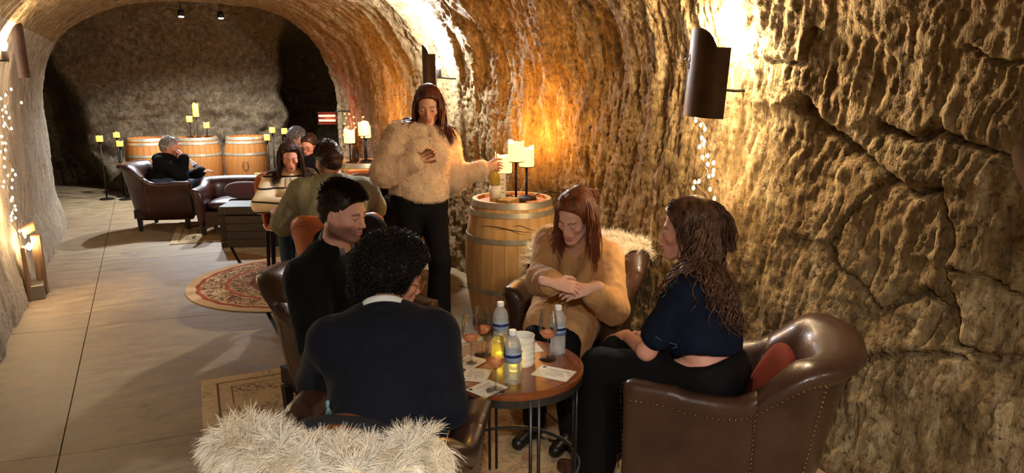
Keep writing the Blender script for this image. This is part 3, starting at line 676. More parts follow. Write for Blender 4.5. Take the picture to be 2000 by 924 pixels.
# ---------------------------------------------------------------- front table and what stands on it
TZ = .625; TX, TY, TR = 1.185, 2.26, .285
o = empty('side_table', (TX, TY, .012), 0, 'round wooden table on thin steel legs between the four seated people', 'table')
z = TZ-.012
for m in disc_boards(TR-.022, 6, z-.022, z, .0008): obj('board', m, TABLEW, o, rot=(0, 0, .55))
obj('edge_band', B().lathe([(TR-.022, z-.024), (TR-.004, z-.024), (TR, z-.014), (TR-.003, z-.003), (TR-.012, z), (TR-.022, z-.0005), (TR-.022, z-.024)], 64, cap=False).me('edge_band', True, 50), TABLEW, o)
obj('apron_ring', B().lathe([(TR-.012, z-.055), (TR-.006, z-.055), (TR-.006, z-.024), (TR-.012, z-.024), (TR-.012, z-.055)], 64, cap=False).me('apron_ring', True, 40), STEEL, o)
obj('lower_ring', B().lathe([(TR-.014, .19), (TR-.006, .19), (TR-.006, .205), (TR-.014, .205), (TR-.014, .19)], 64, cap=False).me('lower_ring', True, 40), STEEL, o)
for a0 in (-100, -10, 80, 170):
    for d in (-3, 3):
        a = math.radians(a0+d*1.1); x, y = (TR-.01)*math.cos(a), (TR-.01)*math.sin(a)
        obj('leg', B().tube([(x, y, 0), (x, y, z-.026)], .0065, 8).me('leg'), STEEL, o)
def wine_glass(label, x, y, z, s=1., fill=.5, group='rose wine glasses on the front table', tilt=0):
    o = empty('wine_glass', (x, y, z), random.uniform(0, 6), label, 'wine glass', group); o.scale = (s, s, s)
    obj('foot', B().lathe([(0, 0), (.034, 0), (.034, .002), (.012, .005), (.004, .010), (0, .010)], 24).me('foot'), GLASS, o)
    obj('stem', B().lathe([(.004, .008), (.0033, .03), (.0033, .075), (.006, .088)], 10).me('stem'), GLASS, o)
    pr = [(.004, .086), (.020, .094), (.034, .112), (.0385, .135), (.036, .165), (.030, .20)]
    obj('bowl', B().lathe(pr, 28, cap=False).me('bowl'), GLASS, o)
    obj('rim', B().tube([(.030*math.cos(a), .030*math.sin(a), .20) for a in np.linspace(0, 2*np.pi, 28, endpoint=False)], .0008, 4, True).me('rim'), GLASS, o)
    if fill:
        h = .09+fill*.05; rr = np.interp(h, [q[1] for q in pr], [q[0] for q in pr])
        obj('wine', B().lathe([(.001, .088), (.0185, .095)]+[(q[0]-.0015, q[1]) for q in pr[2:] if q[1] < h]+[(rr-.0015, h), (0, h)], 24).me('wine'), ROSE, o)
    return o
def water_bottle(label, x, y, z, rz=0):
    o = empty('water_bottle', (x, y, z), rz, label, 'water bottle', 'plastic water bottles on the front table')
    pr = [(0, 0), (.026, 0), (.031, .006)]
    for k in range(6): pr += [(.0315, .012+k*.012), (.0295, .018+k*.012)]
    pr += [(.032, .088), (.032, .125), (.0315, .128), (.032, .145), (.027, .165), (.016, .182), (.0125, .188), (.0125, .195)]
    obj('clear_body', B().lathe(pr, 24).me('clear_body'), PET, o)
    obj('water', B().lathe([(0, .003), (.027, .006), (.0285, .02), (.0285, .14), (.025, .158), (0, .158)], 20).me('water'), thin_glass('water', (.95, .96, .96, 1), .3, (.7, .7, .68, 1), .06) if 'water' not in bpy.data.materials else bpy.data.materials['water'], o)
    lb = obj('printed_label', B().lathe([(.0325, .088), (.0328, .088), (.0328, .125), (.0325, .125)], 24, cap=False).me('printed_label'), M('label_blue', S(62, 104, 158), .4, col2=S(190, 204, 214), vs=9, stretch=(1, 1, 3)), o)
    obj('label_band', B().lathe([(.0331, .108), (.0331, .120)], 24, cap=False).me('label_band'), M('label_navy', S(26, 40, 92), .4), lb)
    obj('cap', B().lathe([(0, .19), (.0145, .19), (.0145, .205), (.013, .207), (0, .207)], 20).me('cap', True, 40), M('cap_white', S(235, 235, 230), .4), o)
    return o
for lab, x, y, f in (('wine glass nearest the front of the table, before the near water bottle', 1.02, 2.07, .55), ('wine glass at the left rear of the table, left of the pair', 1.045, 2.335, .5),
                     ('wine glass at the left rear of the table, right of the pair', 1.125, 2.40, .55), ('wine glass at the right of the table beside a water bottle', 1.335, 2.235, .5)):
    wine_glass(lab, x, y, TZ, 1, f)
for lab, x, y, a in (('water bottle standing near the front of the table before the yellow votives', 1.105, 2.10, .3), ('water bottle at the far side of the table behind the votives', 1.215, 2.415, 1.4), ('water bottle at the right side of the table', 1.40, 2.265, 2.6)):
    water_bottle(lab, x, y, TZ, a)
o = empty('ceramic_jug', (1.225, 2.245, TZ), .6, 'white ribbed ceramic pot in the middle of the front table', 'pot')
pr = [(0, 0), (.046, 0), (.049, .006)]+[(.049+.0012*math.sin(k*1.3)-.00006*k, .008+k*.0045) for k in range(24)]+[(.0485, .118), (.0455, .118), (.0435, .11), (.044, .02), (0, .012)]
obj('pot_body', B().lathe(pr, 36).me('pot_body', True, 60), WHITEC, o)
for lab, x, y in (('yellow gold glass votive behind the near water bottle', 1.165, 2.325), ('yellow gold glass votive between the near bottle and white pot', 1.155, 2.185)):
    o = empty('glass_votive', (x, y, TZ), 0, lab, 'votive', 'gold glass votives')
    obj('cup', B().lathe([(0, .0), (.026, 0), (.033, .02), (.034, .05), (.030, .075), (.033, .085), (.031, .084), (.028, .072), (.031, .05), (.03, .02), (0, .006)], 20).me('cup'), VOT, o)
    obj('tealight', B().lathe([(0, .008), (.018, .008), (.018, .026), (0, .026)], 14).me('tealight'), M('flame_yellow', S(255, 220, 60), .5, emit=(1, .78, .10, 1), es=1.2), o)
    plight('votive_light', (0, 0, .05), .03, (1, .8, .2), .012, o)
def card(label, x, y, w, h, rz, dz=0):
    o = empty('menu_card', (x, y, TZ+dz), rz, label, 'menu card', 'printed cards on the front table')
    obj('sheet', B().box((0, 0, .0006), (w, h, .0010)).me('sheet', False), PAPER, o)
    b = B()
    for k in range(6): b.box((.01-.1*w*(k % 2), h*.28-k*h*.105, .0013), (w*(.62-.12*(k % 3)), h*.018, .0003))
    pr_ = obj('printed_lines', b.me('printed_lines', False), INK, o)
    obj('printed_crest', B().prism([(-.008, .006), (-.006, -.006), (0, -.010), (.006, -.006), (.008, .006)], .0011, .0014).me('printed_crest', False), INK, o, loc=(-w*.38, h*.38, 0))
card('printed menu card nearest the right front of the table', 1.285, 2.105, .145, .105, -.95)
card('printed menu card under the nearest wine glass at the left front', 1.00, 2.10, .12, .10, .35)
card('printed menu card at the left edge of the table beside the blazer sleeve', 1.015, 2.225, .12, .10, .9, .0013)
card('printed menu card at the far side behind the white pot', 1.31, 2.375, .13, .10, -.2)
card('plain bright card at the far left edge by the pair of glasses', 1.04, 2.345, .12, .10, .5, .0026)
# second table, mostly hidden behind the man in green
o = empty('bistro_table', (1.16, 5.58, 0), 0, 'dark round table between the green shirt man and striped sweater woman', 'table')
for m in disc_boards(.36, 6, .70, .725, .001): obj('board', m, TABLEW, o)
obj('pedestal', B().tube([(0, 0, .02), (0, 0, .70)], .03, 12).me('pedestal'), IRON, o); obj('foot', B().lathe([(0, .012), (.24, .012), (.24, .025), (.05, .04), (0, .04)], 24).me('foot'), IRON, o)
wine_glass('wine glass standing on the second table before the striped sweater woman', 1.02, 5.72, .725, 1, .4, 'glasses on the second table')
# far low table with glasses
o = empty('coffee_table', (1.28, 9.75, 0), .3, 'low dark table with glasses in front of the far barrels', 'table')
obj('top', B().box((0, 0, .46), (.7, .5, .03), bev=.006).me('top', False), TABLEW, o)
for sx in (-.3, .3):
    for sy in (-.2, .2): obj('leg', B().box((sx, sy, .222), (.04, .04, .444)).me('leg', False), WOOD_D, o)
wine_glass('left wine glass on the low far table', 1.13, 9.75, .475, 1.1, 0, 'glasses on the far table'); wine_glass('right wine glass on the low far table', 1.38, 9.62, .475, 1, 0, 'glasses on the far table')
o = empty('glass_votive', (1.25, 9.58, .475), 0, 'yellow glass votive between two wine glasses on the far table', 'votive', 'gold glass votives')
obj('cup', B().lathe([(0, 0), (.04, 0), (.045, .05), (.042, .09), (.04, .09), (.042, .05), (0, .006)], 16).me('cup'), VOT, o); obj('tealight', B().lathe([(0, .008), (.03, .008), (.03, .06), (0, .06)], 12).me('tealight'), MATS['flame_yellow'], o)
# trunk
o = empty('storage_trunk', (.96, 7.86, 0), -.40, 'dark wooden trunk with metal studs in front of the settee', 'trunk')
TW = M('trunk_wood', S(44, 30, 22), .55, col2=S(58, 42, 28), vs=4, stretch=(1, 6, 6))
for k in range(4): obj('plank', B().box((0, -.205, .045+k*.085), (.62, .014, .082), bev=.003).me('plank', False), TW, o)
obj('chest', B().box((0, 0, .17), (.62, .40, .33)).me('chest', False), TW, o)
obj('lid', B().box((0, 0, .395), (.64, .43, .09), bev=.012).me('lid', False), TW, o)
st = B()
for x in (-.29, -.25, .0, .04, .25, .29):
    for zz in (.37, .42, .30, .06): st.add(np.c_[DV[:, 0]*1.6, -DV[:, 2]*1.6, DV[:, 1]*1.6]+np.array([x, -.217, zz]), DF)
obj('studs', st.me('studs'), BRASSN, o, kind='stuff')
for x in (-.27, .27): obj('metal_strap', B().box((x, -.213, .19), (.05, .004, .36)).me('metal_strap', False), M('strap_dark', S(50, 40, 32), .5, .6), o)
# ---------------------------------------------------------------- rugs
def rug(name, label, poly, loc, rz, round_r=None, hw=None, hh=None, th=.010):
    m, nt, b = newmat(name+'_weave'); L = nt.links.new; tc = nd(nt, 'ShaderNodeTexCoord'); sp = nd(nt, 'ShaderNodeSeparateXYZ'); L(tc.outputs['Object'], sp.inputs[0])
    def math_(op, a, b_=None):
        n = nd(nt, 'ShaderNodeMath', operation=op)
        for i, v in enumerate((a, b_)):
            if v is None: continue
            if hasattr(v, 'is_linked'): L(v, n.inputs[i])
            else: n.inputs[i].default_value = v
        return n.outputs[0]
    vo = nd(nt, 'ShaderNodeTexVoronoi'); vo.inputs['Scale'].default_value = 9 if round_r else 7; L(tc.outputs['Object'], vo.inputs['Vector'])
    nz = nd(nt, 'ShaderNodeTexNoise'); nz.inputs['Scale'].default_value = 14; nz.inputs['Detail'].default_value = 5; nz.inputs['Distortion'].default_value = 1.5; L(tc.outputs['Object'], nz.inputs['Vector'])
    n2 = nd(nt, 'ShaderNodeTexNoise'); n2.inputs['Scale'].default_value = 5 if not round_r else 30; n2.inputs['Detail'].default_value = 6; L(tc.outputs['Object'], n2.inputs['Vector'])
    if round_r:
        d = math_('SUBTRACT', round_r, math_('SQRT', math_('ADD', math_('POWER', sp.outputs[0], 2.), math_('POWER', sp.outputs[1], 2.))))
        dn = math_('ADD', d, math_('MULTIPLY', math_('SINE', math_('MULTIPLY', math_('ARCTAN2', sp.outputs[1], sp.outputs[0]), 24.)), .006))
        base = ramp(nt, dn, [(0, S(206, 176, 140)), (.075, S(206, 178, 142)), (.08, S(150, 70, 48)), (.115, S(166, 88, 60)), (.12, S(206, 178, 140)), (.30, S(200, 170, 132)), (.305, S(150, 74, 52)), (.34, S(176, 100, 70)), (.345, S(190, 160, 124)), (.50, S(196, 166, 130)), (.505, S(146, 72, 50)), (.7, S(160, 90, 64))])
        cur = ramp(nt, nz.outputs[0], [(.44, (0, 0, 0)), (.47, (1, 1, 1)), (.53, (1, 1, 1)), (.56, (0, 0, 0))])
        inb = ramp(nt, d, [(.12, (0, 0, 0)), (.13, (1, 1, 1)), (.29, (1, 1, 1)), (.30, (0, 0, 0)), (.345, (0, 0, 0)), (.355, (1, 1, 1))])
        c = mixc(nt, mixc(nt, 1., cur, inb, 'MULTIPLY'), base, S(92, 56, 40))
        rings = ramp(nt, vo.outputs[0], [(.13, (0, 0, 0)), (.17, (.8, .8, .8)), (.26, (.8, .8, .8)), (.30, (0, 0, 0))])
        c = mixc(nt, mixc(nt, 1., rings, inb, 'MULTIPLY'), c, S(120, 62, 46))
    else:
        ax = math_('SUBTRACT', hw, math_('ABSOLUTE', sp.outputs[0])); ay = math_('SUBTRACT', hh, math_('ABSOLUTE', sp.outputs[1])); d = math_('MINIMUM', ax, ay)
        base = ramp(nt, d, [(0, S(196, 172, 132)), (.075, S(190, 166, 128)), (.078, S(96, 78, 60)), (.086, S(96, 78, 60)), (.088, S(186, 160, 120)), (.15, S(188, 164, 126)), (.152, S(104, 84, 66)), (.158, S(104, 84, 66)), (.16, S(184, 160, 120)), (.42, S(186, 160, 122)), (.424, S(110, 80, 64)), (.434, S(110, 80, 64)), (.438, S(188, 162, 124))])
        worn = ramp(nt, n2.outputs[0], [(.42, (0, 0, 0)), (.6, (1, 1, 1))])
        cur = ramp(nt, nz.outputs[0], [(.42, (0, 0, 0)), (.46, (.85, .85, .85)), (.52, (.85, .85, .85)), (.56, (0, 0, 0))])
        inb = ramp(nt, d, [(.09, (.5, .5, .5)), (.15, (.5, .5, .5)), (.17, (1, 1, 1)), (.40, (1, 1, 1)), (.42, (.6, .6, .6))])
        c = mixc(nt, mixc(nt, 1., mixc(nt, 1., cur, worn, 'MULTIPLY'), inb, 'MULTIPLY'), base, S(96, 80, 72))
        med = ramp(nt, vo.outputs[0], [(.12, (0, 0, 0)), (.16, (.6, .6, .6)), (.3, (.6, .6, .6)), (.34, (0, 0, 0))])
        inn = ramp(nt, d, [(.42, (0, 0, 0)), (.46, (.7, .7, .7))])
        c = mixc(nt, mixc(nt, 1., mixc(nt, 1., med, worn, 'MULTIPLY'), inn, 'MULTIPLY'), c, S(140, 66, 50))
    L(c, b.inputs['Base Color']); b.inputs['Roughness'].default_value = .95; b.inputs['Specular IOR Level'].default_value = .1
    bp = nd(nt, 'ShaderNodeBump'); bp.inputs['Strength'].default_value = .4; bp.inputs['Distance'].default_value = .003; L(n2.outputs[0], bp.inputs['Height']); L(bp.outputs[0], b.inputs['Normal'])
    o = empty(name, loc, rz, label, 'rug'); obj('pile', B().prism(poly, .001, th).me('pile', False), m, o)
    e = [(x, y, th*.55) for x, y in poly]; obj('binding', B().tube(e, th*.55, 5, True).me('binding'), M('rug_binding', S(196, 168, 132), .9), o)
a = np.linspace(0, 2*np.pi, 72, endpoint=False)
rug('round_rug', 'round cream and red patterned rug under the orange chairs', [(.9*math.cos(t), .9*math.sin(t)) for t in a], (1.06, 6.14, 0), 0, .9)
hw, hh = 1.04, 1.5
def rect(hw, hh, n=8):
    return [(-hw+2*hw*i/n, -hh) for i in range(n)]+[(hw, -hh+2*hh*i/n) for i in range(n)]+[(hw-2*hw*i/n, hh) for i in range(n)]+[(-hw, hh-2*hh*i/n) for i in range(n)]
rug('area_rug', 'faded cream oriental rug under the front table and armchairs', rect(hw, hh), (1.10, 2.62, 0), -.055, None, hw, hh, .009)
rug('area_rug', 'faded rug under the far leather armchair and settee', rect(.75, .65), (.93, 8.75, 0), -.12, None, .75, .65, .009)
# ---------------------------------------------------------------- fleece
def surf_sample(v, f, n, r):
    v = np.asarray(v); f = np.asarray(f); t = np.r_[f[:, :3], f[:, [0, 2, 3]]] if f.shape[1] == 4 else f
    a, b, c = v[t[:, 0]], v[t[:, 1]], v[t[:, 2]]; nr = np.cross(b-a, c-a); ar = np.linalg.norm(nr, axis=1)
    k = r.choice(len(t), n, p=ar/ar.sum()); u, w = r.random(n), r.random(n); m = u+w > 1; u[m], w[m] = 1-u[m], 1-w[m]
    return a[k]+(b-a)[k]*u[:, None]+(c-a)[k]*w[:, None], nr[k]/(ar[k][:, None]+1e-12)
def ribbons(P0, D0, bend, length, width, r, seg=3, tipw=.25):
    n = len(P0); side = np.cross(D0, r.normal(size=(n, 3))); side /= np.linalg.norm(side, axis=1)[:, None]+1e-9
    pts = []; p = P0.copy(); d = D0.copy()
    for s in range(seg+1):
        w = width*(1-(1-tipw)*(s/seg)**1.5); w = (w if np.ndim(w) else np.full(n, w))
        pts += [p-side*w[:, None]/2, p+side*w[:, None]/2]
        d = d+bend/seg; d /= np.linalg.norm(d, axis=1)[:, None]; p = p+d*(length/seg)[:, None]
    V = np.stack(pts, 1); k = 2*(seg+1); base = np.arange(n)[:, None]*k
    F = np.concatenate([base+np.array([[2*s, 2*s+1, 2*s+3, 2*s+2]]) for s in range(seg)])
    return V.reshape(-1, 3), F
def fleece_part(o, v, f, n, ln, wd, flow, r, mat, name='wool', clump=.03, cs=90):
    P0, N = surf_sample(v, f, n, r)
    cc = perlin(P0*cs*.35)[:, None]*np.array([1, .3, .2])+perlin(P0*cs*.35+31)[:, None]*np.array([.2, 1, .3])+perlin(P0*cs*.35+57)[:, None]*np.array([.2, .3, 1])
    D0 = N*.7+np.array(flow)*.5+cc*.8+r.normal(0, .10, (n, 3)); D0 /= np.linalg.norm(D0, axis=1)[:, None]
    V, F = ribbons(P0, D0, np.array(flow)*.9+cc*1.0+r.normal(0, .16, (n, 3)), ln*r.uniform(.6, 1.15, n), wd*r.uniform(.6, 1.2, n), r)
    return obj(name, mesh(name, V, F), mat, o, kind='stuff')
WOOL = M('wool_cream', S(246, 238, 222), .8, sheen=.3, spec=.2, col2=S(232, 214, 180), vs=9)
def sheepskin(label, chair, R_, i0, i1, k0, k1, n, ln, seed, edge):
    """hide draped over the back of an armchair, following its rolled top"""
    r = np.random.default_rng(seed); N_ = len(R_); rows = []
    ii = np.arange(i0, i1+1); kk = np.linspace(k0, k1, 16)
    for i in ii:
        rr = R_[i]; c = np.array([np.interp(k, np.arange(14), rr[:, q]) for k in kk for q in range(3)]).reshape(-1, 3); cen = np.array([rr[7][0], rr[7][1], rr[7][2]-.06]); d = c-cen; d /= np.linalg.norm(d, axis=1)[:, None]
        t = (i-i0)/(i1-i0); rows.append(c+d*(.014+.006*np.sin(t*19+kk*2)[:, None]))
    v = np.concatenate(rows); f = grid_faces(len(ii), 16)
    o = empty('sheepskin', chair.location, chair.rotation_euler[2], label, 'sheepskin', 'cream sheepskins'); o.scale = chair.scale
    obj('hide', mesh('hide', v, f), M('hide', S(214, 196, 160), .9), o)
    cen = v.mean(0)-np.array([0, 0, .05]); a_, b_, c_ = v[f[:, 0]], v[f[:, 1]], v[f[:, 2]]
    s = np.sign((np.cross(b_-a_, c_-a_)*((a_+c_)/2-cen)).sum(1).mean()); f2 = f if s > 0 else f[:, ::-1]
    fleece_part(o, v, f2, n, ln, .0024, (.0, -.35, -.75), r, WOOL)
sheepskin('long cream sheepskin draped over the front armchair behind the curly haired person', CH1, R1, 21, 45, .3, 10.5, 60000, .056, 1, 0)
sheepskin('cream sheepskin draped over the armchair of the camel coat woman', CH4, R4, 19, 53, 4.5, 11.3, 16000, .06, 2, 0)
# ---------------------------------------------------------------- implicit surfaces for bodies and clothes
A_ = lambda *q: np.array(q, float)
def unit(v): v = np.asarray(v, float); return v/(np.linalg.norm(v)+1e-12)
class RC:
    """tapered capsule a->b, optionally flattened along n"""
    def __init__(s, a, b, ra, rb=None, n=None, sq=1., k=.02, sub=False):
        s.a = np.asarray(a, float); s.b = np.asarray(b, float); s.ra = ra; s.rb = ra if rb is None else rb; s.k = k; s.sub = sub
        s.n = None if n is None or sq == 1 else unit(n); s.sq = sq; s.c = (s.a+s.b)/2
        s.R = np.linalg.norm(s.b-s.a)/2+max(s.ra, s.rb)+k
    def d(s, P):
        q = P-s.a; ba = s.b-s.a
        if s.n is not None: q = q+np.outer(q@s.n, s.n)*(1/s.sq-1); ba = ba+s.n*(ba@s.n)*(1/s.sq-1)
        h = np.clip((q@ba)/(ba@ba+1e-12), 0, 1); e = q-h[:, None]*ba
        return (np.sqrt((e*e).sum(1))-(s.ra+(s.rb-s.ra)*h))*(s.sq if s.n is None else .5+.5*s.sq)
class EL:
    def __init__(s, c, r, Rm=None, k=.02, sub=False):
        s.c = np.asarray(c, float); s.r = np.asarray(r, float); s.Rm = np.eye(3) if Rm is None else np.asarray(Rm); s.k = k; s.sub = sub; s.R = s.r.max()+k
    def d(s, P):
        q = (P-s.c)@s.Rm; k0 = np.sqrt(((q/s.r)**2).sum(1))+1e-9; k1 = np.sqrt(((q/s.r**2)**2).sum(1))+1e-9
        return k0*(k0-1)/k1
def combine(D, d, p):
    k = p.k
    if p.sub: d = -d; h = np.maximum(k-np.abs(D-d), 0)/k; return np.maximum(D, d)+h*h*k/4
    h = np.maximum(k-np.abs(D-d), 0)/k; return np.minimum(D, d)-h*h*k/4
def sdf(prims, P):
    D = np.full(len(P), 9.)
    for p in prims: D = combine(D, p.d(P), p)
    return D
def isosurf(prims, h, Bk=8):
    lo = np.min([p.c-p.R for p in prims if not p.sub], 0)-2*h; hi = np.max([p.c+p.R for p in prims if not p.sub], 0)+2*h
    nb = np.ceil((hi-lo)/(h*Bk)).astype(int); bs = h*Bk
    gi = np.stack(np.meshgrid(*[np.arange(q) for q in nb], indexing='ij'), -1).reshape(-1, 3)
    cen = lo+(gi+.5)*bs; br = bs*.87; dc = sdf(prims, cen); act = np.abs(dc) < br*1.6+.02
    gi = gi[act]; cen = cen[act]; n1 = Bk+1
    loc = np.stack(np.meshgrid(*[np.arange(n1)]*3, indexing='ij'), -1).reshape(-1, 3)
    D = np.full((len(gi), n1**3), 9.); P = lo+(gi[:, None]*Bk+loc[None])*h
    for p in prims:
        m = p.d(cen) < br*1.5+p.k+.02
        if m.any(): D[m] = combine(D[m].ravel(), p.d(P[m].reshape(-1, 3)), p).reshape(-1, n1**3)
    D = D.reshape(-1, n1, n1, n1); s = D < 0
    cor = [(i, j, k) for i in (0, 1) for j in (0, 1) for k in (0, 1)]
    sl = lambda arr, o: arr[:, o[0]:o[0]+Bk, o[1]:o[1]+Bk, o[2]:o[2]+Bk]
    cnt = sum(sl(s, o).astype(np.int8) for o in cor); mix = (cnt > 0) & (cnt < 8)
    bi, i, j, k = np.nonzero(mix); G = gi[bi]*Bk+np.stack([i, j, k], -1)
    NY, NZ = nb[1]*Bk+3, nb[2]*Bk+3; key = lambda g: (g[..., 0].astype(np.int64)*NY+g[..., 1])*NZ+g[..., 2]
    acc = np.zeros((len(bi), 3)); w = np.zeros(len(bi))
    for a in cor:
        for ax in range(3):
            if a[ax]: continue
            b = list(a); b[ax] = 1
            da = D[bi, i+a[0], j+a[1], k+a[2]]; db = D[bi, i+b[0], j+b[1], k+b[2]]; m = (da < 0) != (db < 0)
            t = np.where(m, da/(da-db+1e-12*(da == db)), 0); q = np.tile(np.array(a, float), (len(bi), 1)); q[:, ax] += t
            acc += q*m[:, None]; w += m
    V = lo+(G+acc/w[:, None])*h
    ks = key(G); od = np.argsort(ks); ks = ks[od]
    faces = []
    for ax in range(3):
        o = [0, 0, 0]; o[ax] = 1; e = sl(s, (0, 0, 0)) != sl(s, tuple(o)); b2, i2, j2, k2 = np.nonzero(e); inside = s[b2, i2, j2, k2]
        g = gi[b2]*Bk+np.stack([i2, j2, k2], -1); u, v = (ax+1) % 3, (ax+2) % 3; q = []
        for du, dv in ((-1, -1), (0, -1), (0, 0), (-1, 0)):
            gg = g.copy(); gg[:, u] += du; gg[:, v] += dv; kk = key(gg); p = np.clip(np.searchsorted(ks, kk), 0, len(ks)-1); ok = ks[p] == kk; q.append(np.where(ok, od[p], -1))
        q = np.stack(q, -1); q[~inside] = q[~inside][:, ::-1]; faces.append(q[(q >= 0).all(1)])
    F = np.concatenate(faces); a, b, c = V[F[:, 0]]-V[0], V[F[:, 1]]-V[0], V[F[:, 2]]-V[0]
    if (a*np.cross(b, c)).sum() < 0: F = F[:, ::-1]
    return V, F
def vnormals(V, F):
    n = np.cross(V[F[:, 2]]-V[F[:, 0]], V[F[:, 3]]-V[F[:, 1]]); N = np.zeros_like(V)
    for k in range(4): np.add.at(N, F[:, k], n)
    return N/(np.linalg.norm(N, axis=1)[:, None]+1e-12)
def cloth_noise(V, F, amp=.004, fr=14., st=(1, 1, .45), seed=0):
    N = vnormals(V, F); return V+N*(amp*(fbm(V*np.array(st)*fr+seed*13.7, 3, .5, True)))[:, None]
# ---------------------------------------------------------------- people
def frame(fwd, up=(0, 0, 1)):
    y = unit(fwd); x = unit(np.cross(y, up)); z = np.cross(x, y); return np.stack([x, y, z], 1)      # columns: right, forward, up
def head_prims(c, Rm, s=1., male=True, lids=.5, smile=0):
    T = lambda *q: c+Rm@(np.array(q)*s); P = []
    e = lambda q, r, k=.02, sub=False: P.append(EL(T(*q), np.array(r)*s, Rm, k*s, sub))
    r = lambda a, b, ra, rb=None, k=.015, sub=False: P.append(RC(T(*a), T(*b), ra*s, (ra if rb is None else rb)*s, k=k*s, sub=sub))
    jw = 1.06 if male else .88; nw = 1. if male else .82
    e((0, -.014, .045), (.074, .096, .083)); e((0, .024, -.012), (.062*jw, .068, .088), .03)
    for x in (-1, 1):
        r((x*.053*jw, -.004, -.052), (x*.020*jw, .066, -.094), .020*jw, .016, .03)
        e((x*.041, .060, -.016), (.020, .018, .016), .025)
    r((-.030, .079, .024), (.030, .079, .024), .013 if male else .009, None, .022)
    e((0, .081, -.094), (.020*jw, .015, .014), .02)
    for x in (-1, 1): e((x*.031, .096, .004), (.0165, .013, .0115), .014, True)
    r((0, .089, .016), (0, .111-.004*(not male), -.026), .0075*nw, .0105*nw, .012)
    for x in (-1, 1): e((x*.011*nw, .101-.003*(not male), -.031), (.0075*nw, .009, .007*nw), .007)
    e((0, .082, -.058), (.026, .018, .020), .02)
    for x in (-1, 1): r((0, .1005, -.053), (x*(.019+.005*smile), .0915-.004*smile, -.0565+.006*smile), .0052, .0035, .005)
    r((-.014, .0945, -.066), (.014, .0945, -.066), .0060, None, .005); e((0, .0985, -.0665), (.010, .006, .005), .004)
    r((-.020, .0975, -.0592), (.020, .0975, -.0592), .0016, None, .003, True)
    for x in (-1, 1):
        e((x*.031, .0785, .005+.0052*(1-lids)), (.0150, .0125, .0052+.0040*lids), .004)
        e((x*.031, .0785, -.0055), (.0145, .0115, .0042), .004)
        e((x*.0755, -.004, -.008), (.0085, .019, .031), .008); e((x*.084, -.001, -.004), (.006, .010, .017), .006, True)
    return P
def skin_cols(L, base, lips, hairc, beard=0, brow=1., fade=0, male=True):
    n = len(L); C = np.tile(np.array(base[:3]), (n, 1)); x, y, z = L.T; ax = np.abs(x)
    def mix(m, c, a=1.): 
        nonlocal C
        C = C*(1-(m*a)[:, None])+np.array(c[:3])*(m*a)[:, None]
    g = lambda v, c, w: np.exp(-((v-c)/w)**2)
    mix(g(ax, .04, .022)*g(z, -.025, .022)*(y > .03), (base[0]*1.05, base[1]*.72, base[2]*.66), .5)
    mix(g(z, -.028, .012)*g(ax, 0, .016)*(y > .09), (base[0], base[1]*.75, base[2]*.7), .4)
    lz = np.where(z > -.0592, g(z, -.0545, .0050), g(z, -.0665, .0065))
    mix(np.clip(lz*1.3, 0, 1)*(ax < .022)*(y > .086), lips, .85)
    mix(g(z, (.0285 if male else .0315)-.010*np.abs(ax-.03)/.03, .0048 if male else .0034)*sstep(.010, .016, ax)*(1-sstep(.044, .052, ax))*(y > .05), hairc, .85*brow)
    mix(np.clip(g(z, .0045, .0022), 0, 1)*(np.abs(ax-.031) < .0145)*(y > .083), hairc, .8)
    if beard:
        b = sstep(-.018, -.052, z-.35*np.maximum(0, -y+.02))*sstep(-.05, .0, y+.02)*(z > -.2)
        b = np.maximum(b*sstep(-.125, -.105, z), g(z, -.045, .006)*(ax < .028)*(y > .08))
        b = b*(1-np.clip(lz*1.5, 0, 1)*(ax < .021)*(y > .088)); mix(np.clip(b, 0, 1), S(92, 54, 38), beard)
    if fade: mix(sstep(.01, .05, z)*sstep(.03, -.0, y-.3*(z-.03))*(ax > .03), hairc, fade)
    return C
def hand_prims(w, d, n, s, curl=.5, sz=1., thumb=.5):
    """wrist w, finger direction d, palm normal n, s = towards the thumb"""
    d = unit(d); n = unit(n-d*(np.dot(n, d))); s = unit(s-d*np.dot(s, d)-n*np.dot(s, n)); P = []
    P.append(RC(w-d*.055, w+d*.012, .026*sz, .027*sz, n, .72, .015))
    P.append(RC(w+d*.02*sz+s*.008*sz, w+d*.082*sz+s*.014*sz, .026*sz, .026*sz, n, .46, .014)); P.append(RC(w+d*.02*sz-s*.012*sz, w+d*.078*sz-s*.020*sz, .024*sz, .023*sz, n, .46, .014))
    for q, ln, bx in ((.030, .070, .096), (.010, .080, .099), (-.010, .074, .096), (-.029, .056, .088)):
        p = w+d*bx*sz*.93+s*q*sz; a = 0; f = .42
        for seg in range(3):
            a += curl*(.75 if seg == 0 else 1.05)*(1+.15*q*20*0); dd = d*math.cos(a)+n*math.sin(a)+s*q*1.5; L = ln*sz*(.46, .30, .24)[seg]
            p2 = p+unit(dd)*L; P.append(RC(p, p2, (.0088, .0080, .0072)[seg]*sz, (.0080, .0072, .0060)[seg]*sz, k=.004)); p = p2
    p = w+d*.028*sz+s*.026*sz; 
    for dd, L, r0, r1 in ((d*.7+s*.65+n*.3*thumb, .040, .012, .0105), (d*.85+s*.3+n*.6*thumb, .032, .010, .009), (d*.9+s*.05+n*.8*thumb, .026, .009, .007)):
        p2 = p+unit(dd)*L*sz; P.append(RC(p, p2, r0*sz, r1*sz, k=.006)); p = p2
    return P
def ik(a, c, l1, l2, pole):
    a, c = np.asarray(a, float), np.asarray(c, float); v = c-a; L = np.linalg.norm(v); u = v/L
    if L > (l1+l2)*.995: return a+u*L*l1/(l1+l2)
    x = (l1*l1-l2*l2+L*L)/(2*L); h = math.sqrt(max(0, l1*l1-x*x)); p = np.asarray(pole, float); p = unit(p-u*(p@u)); return a+u*x+p*h
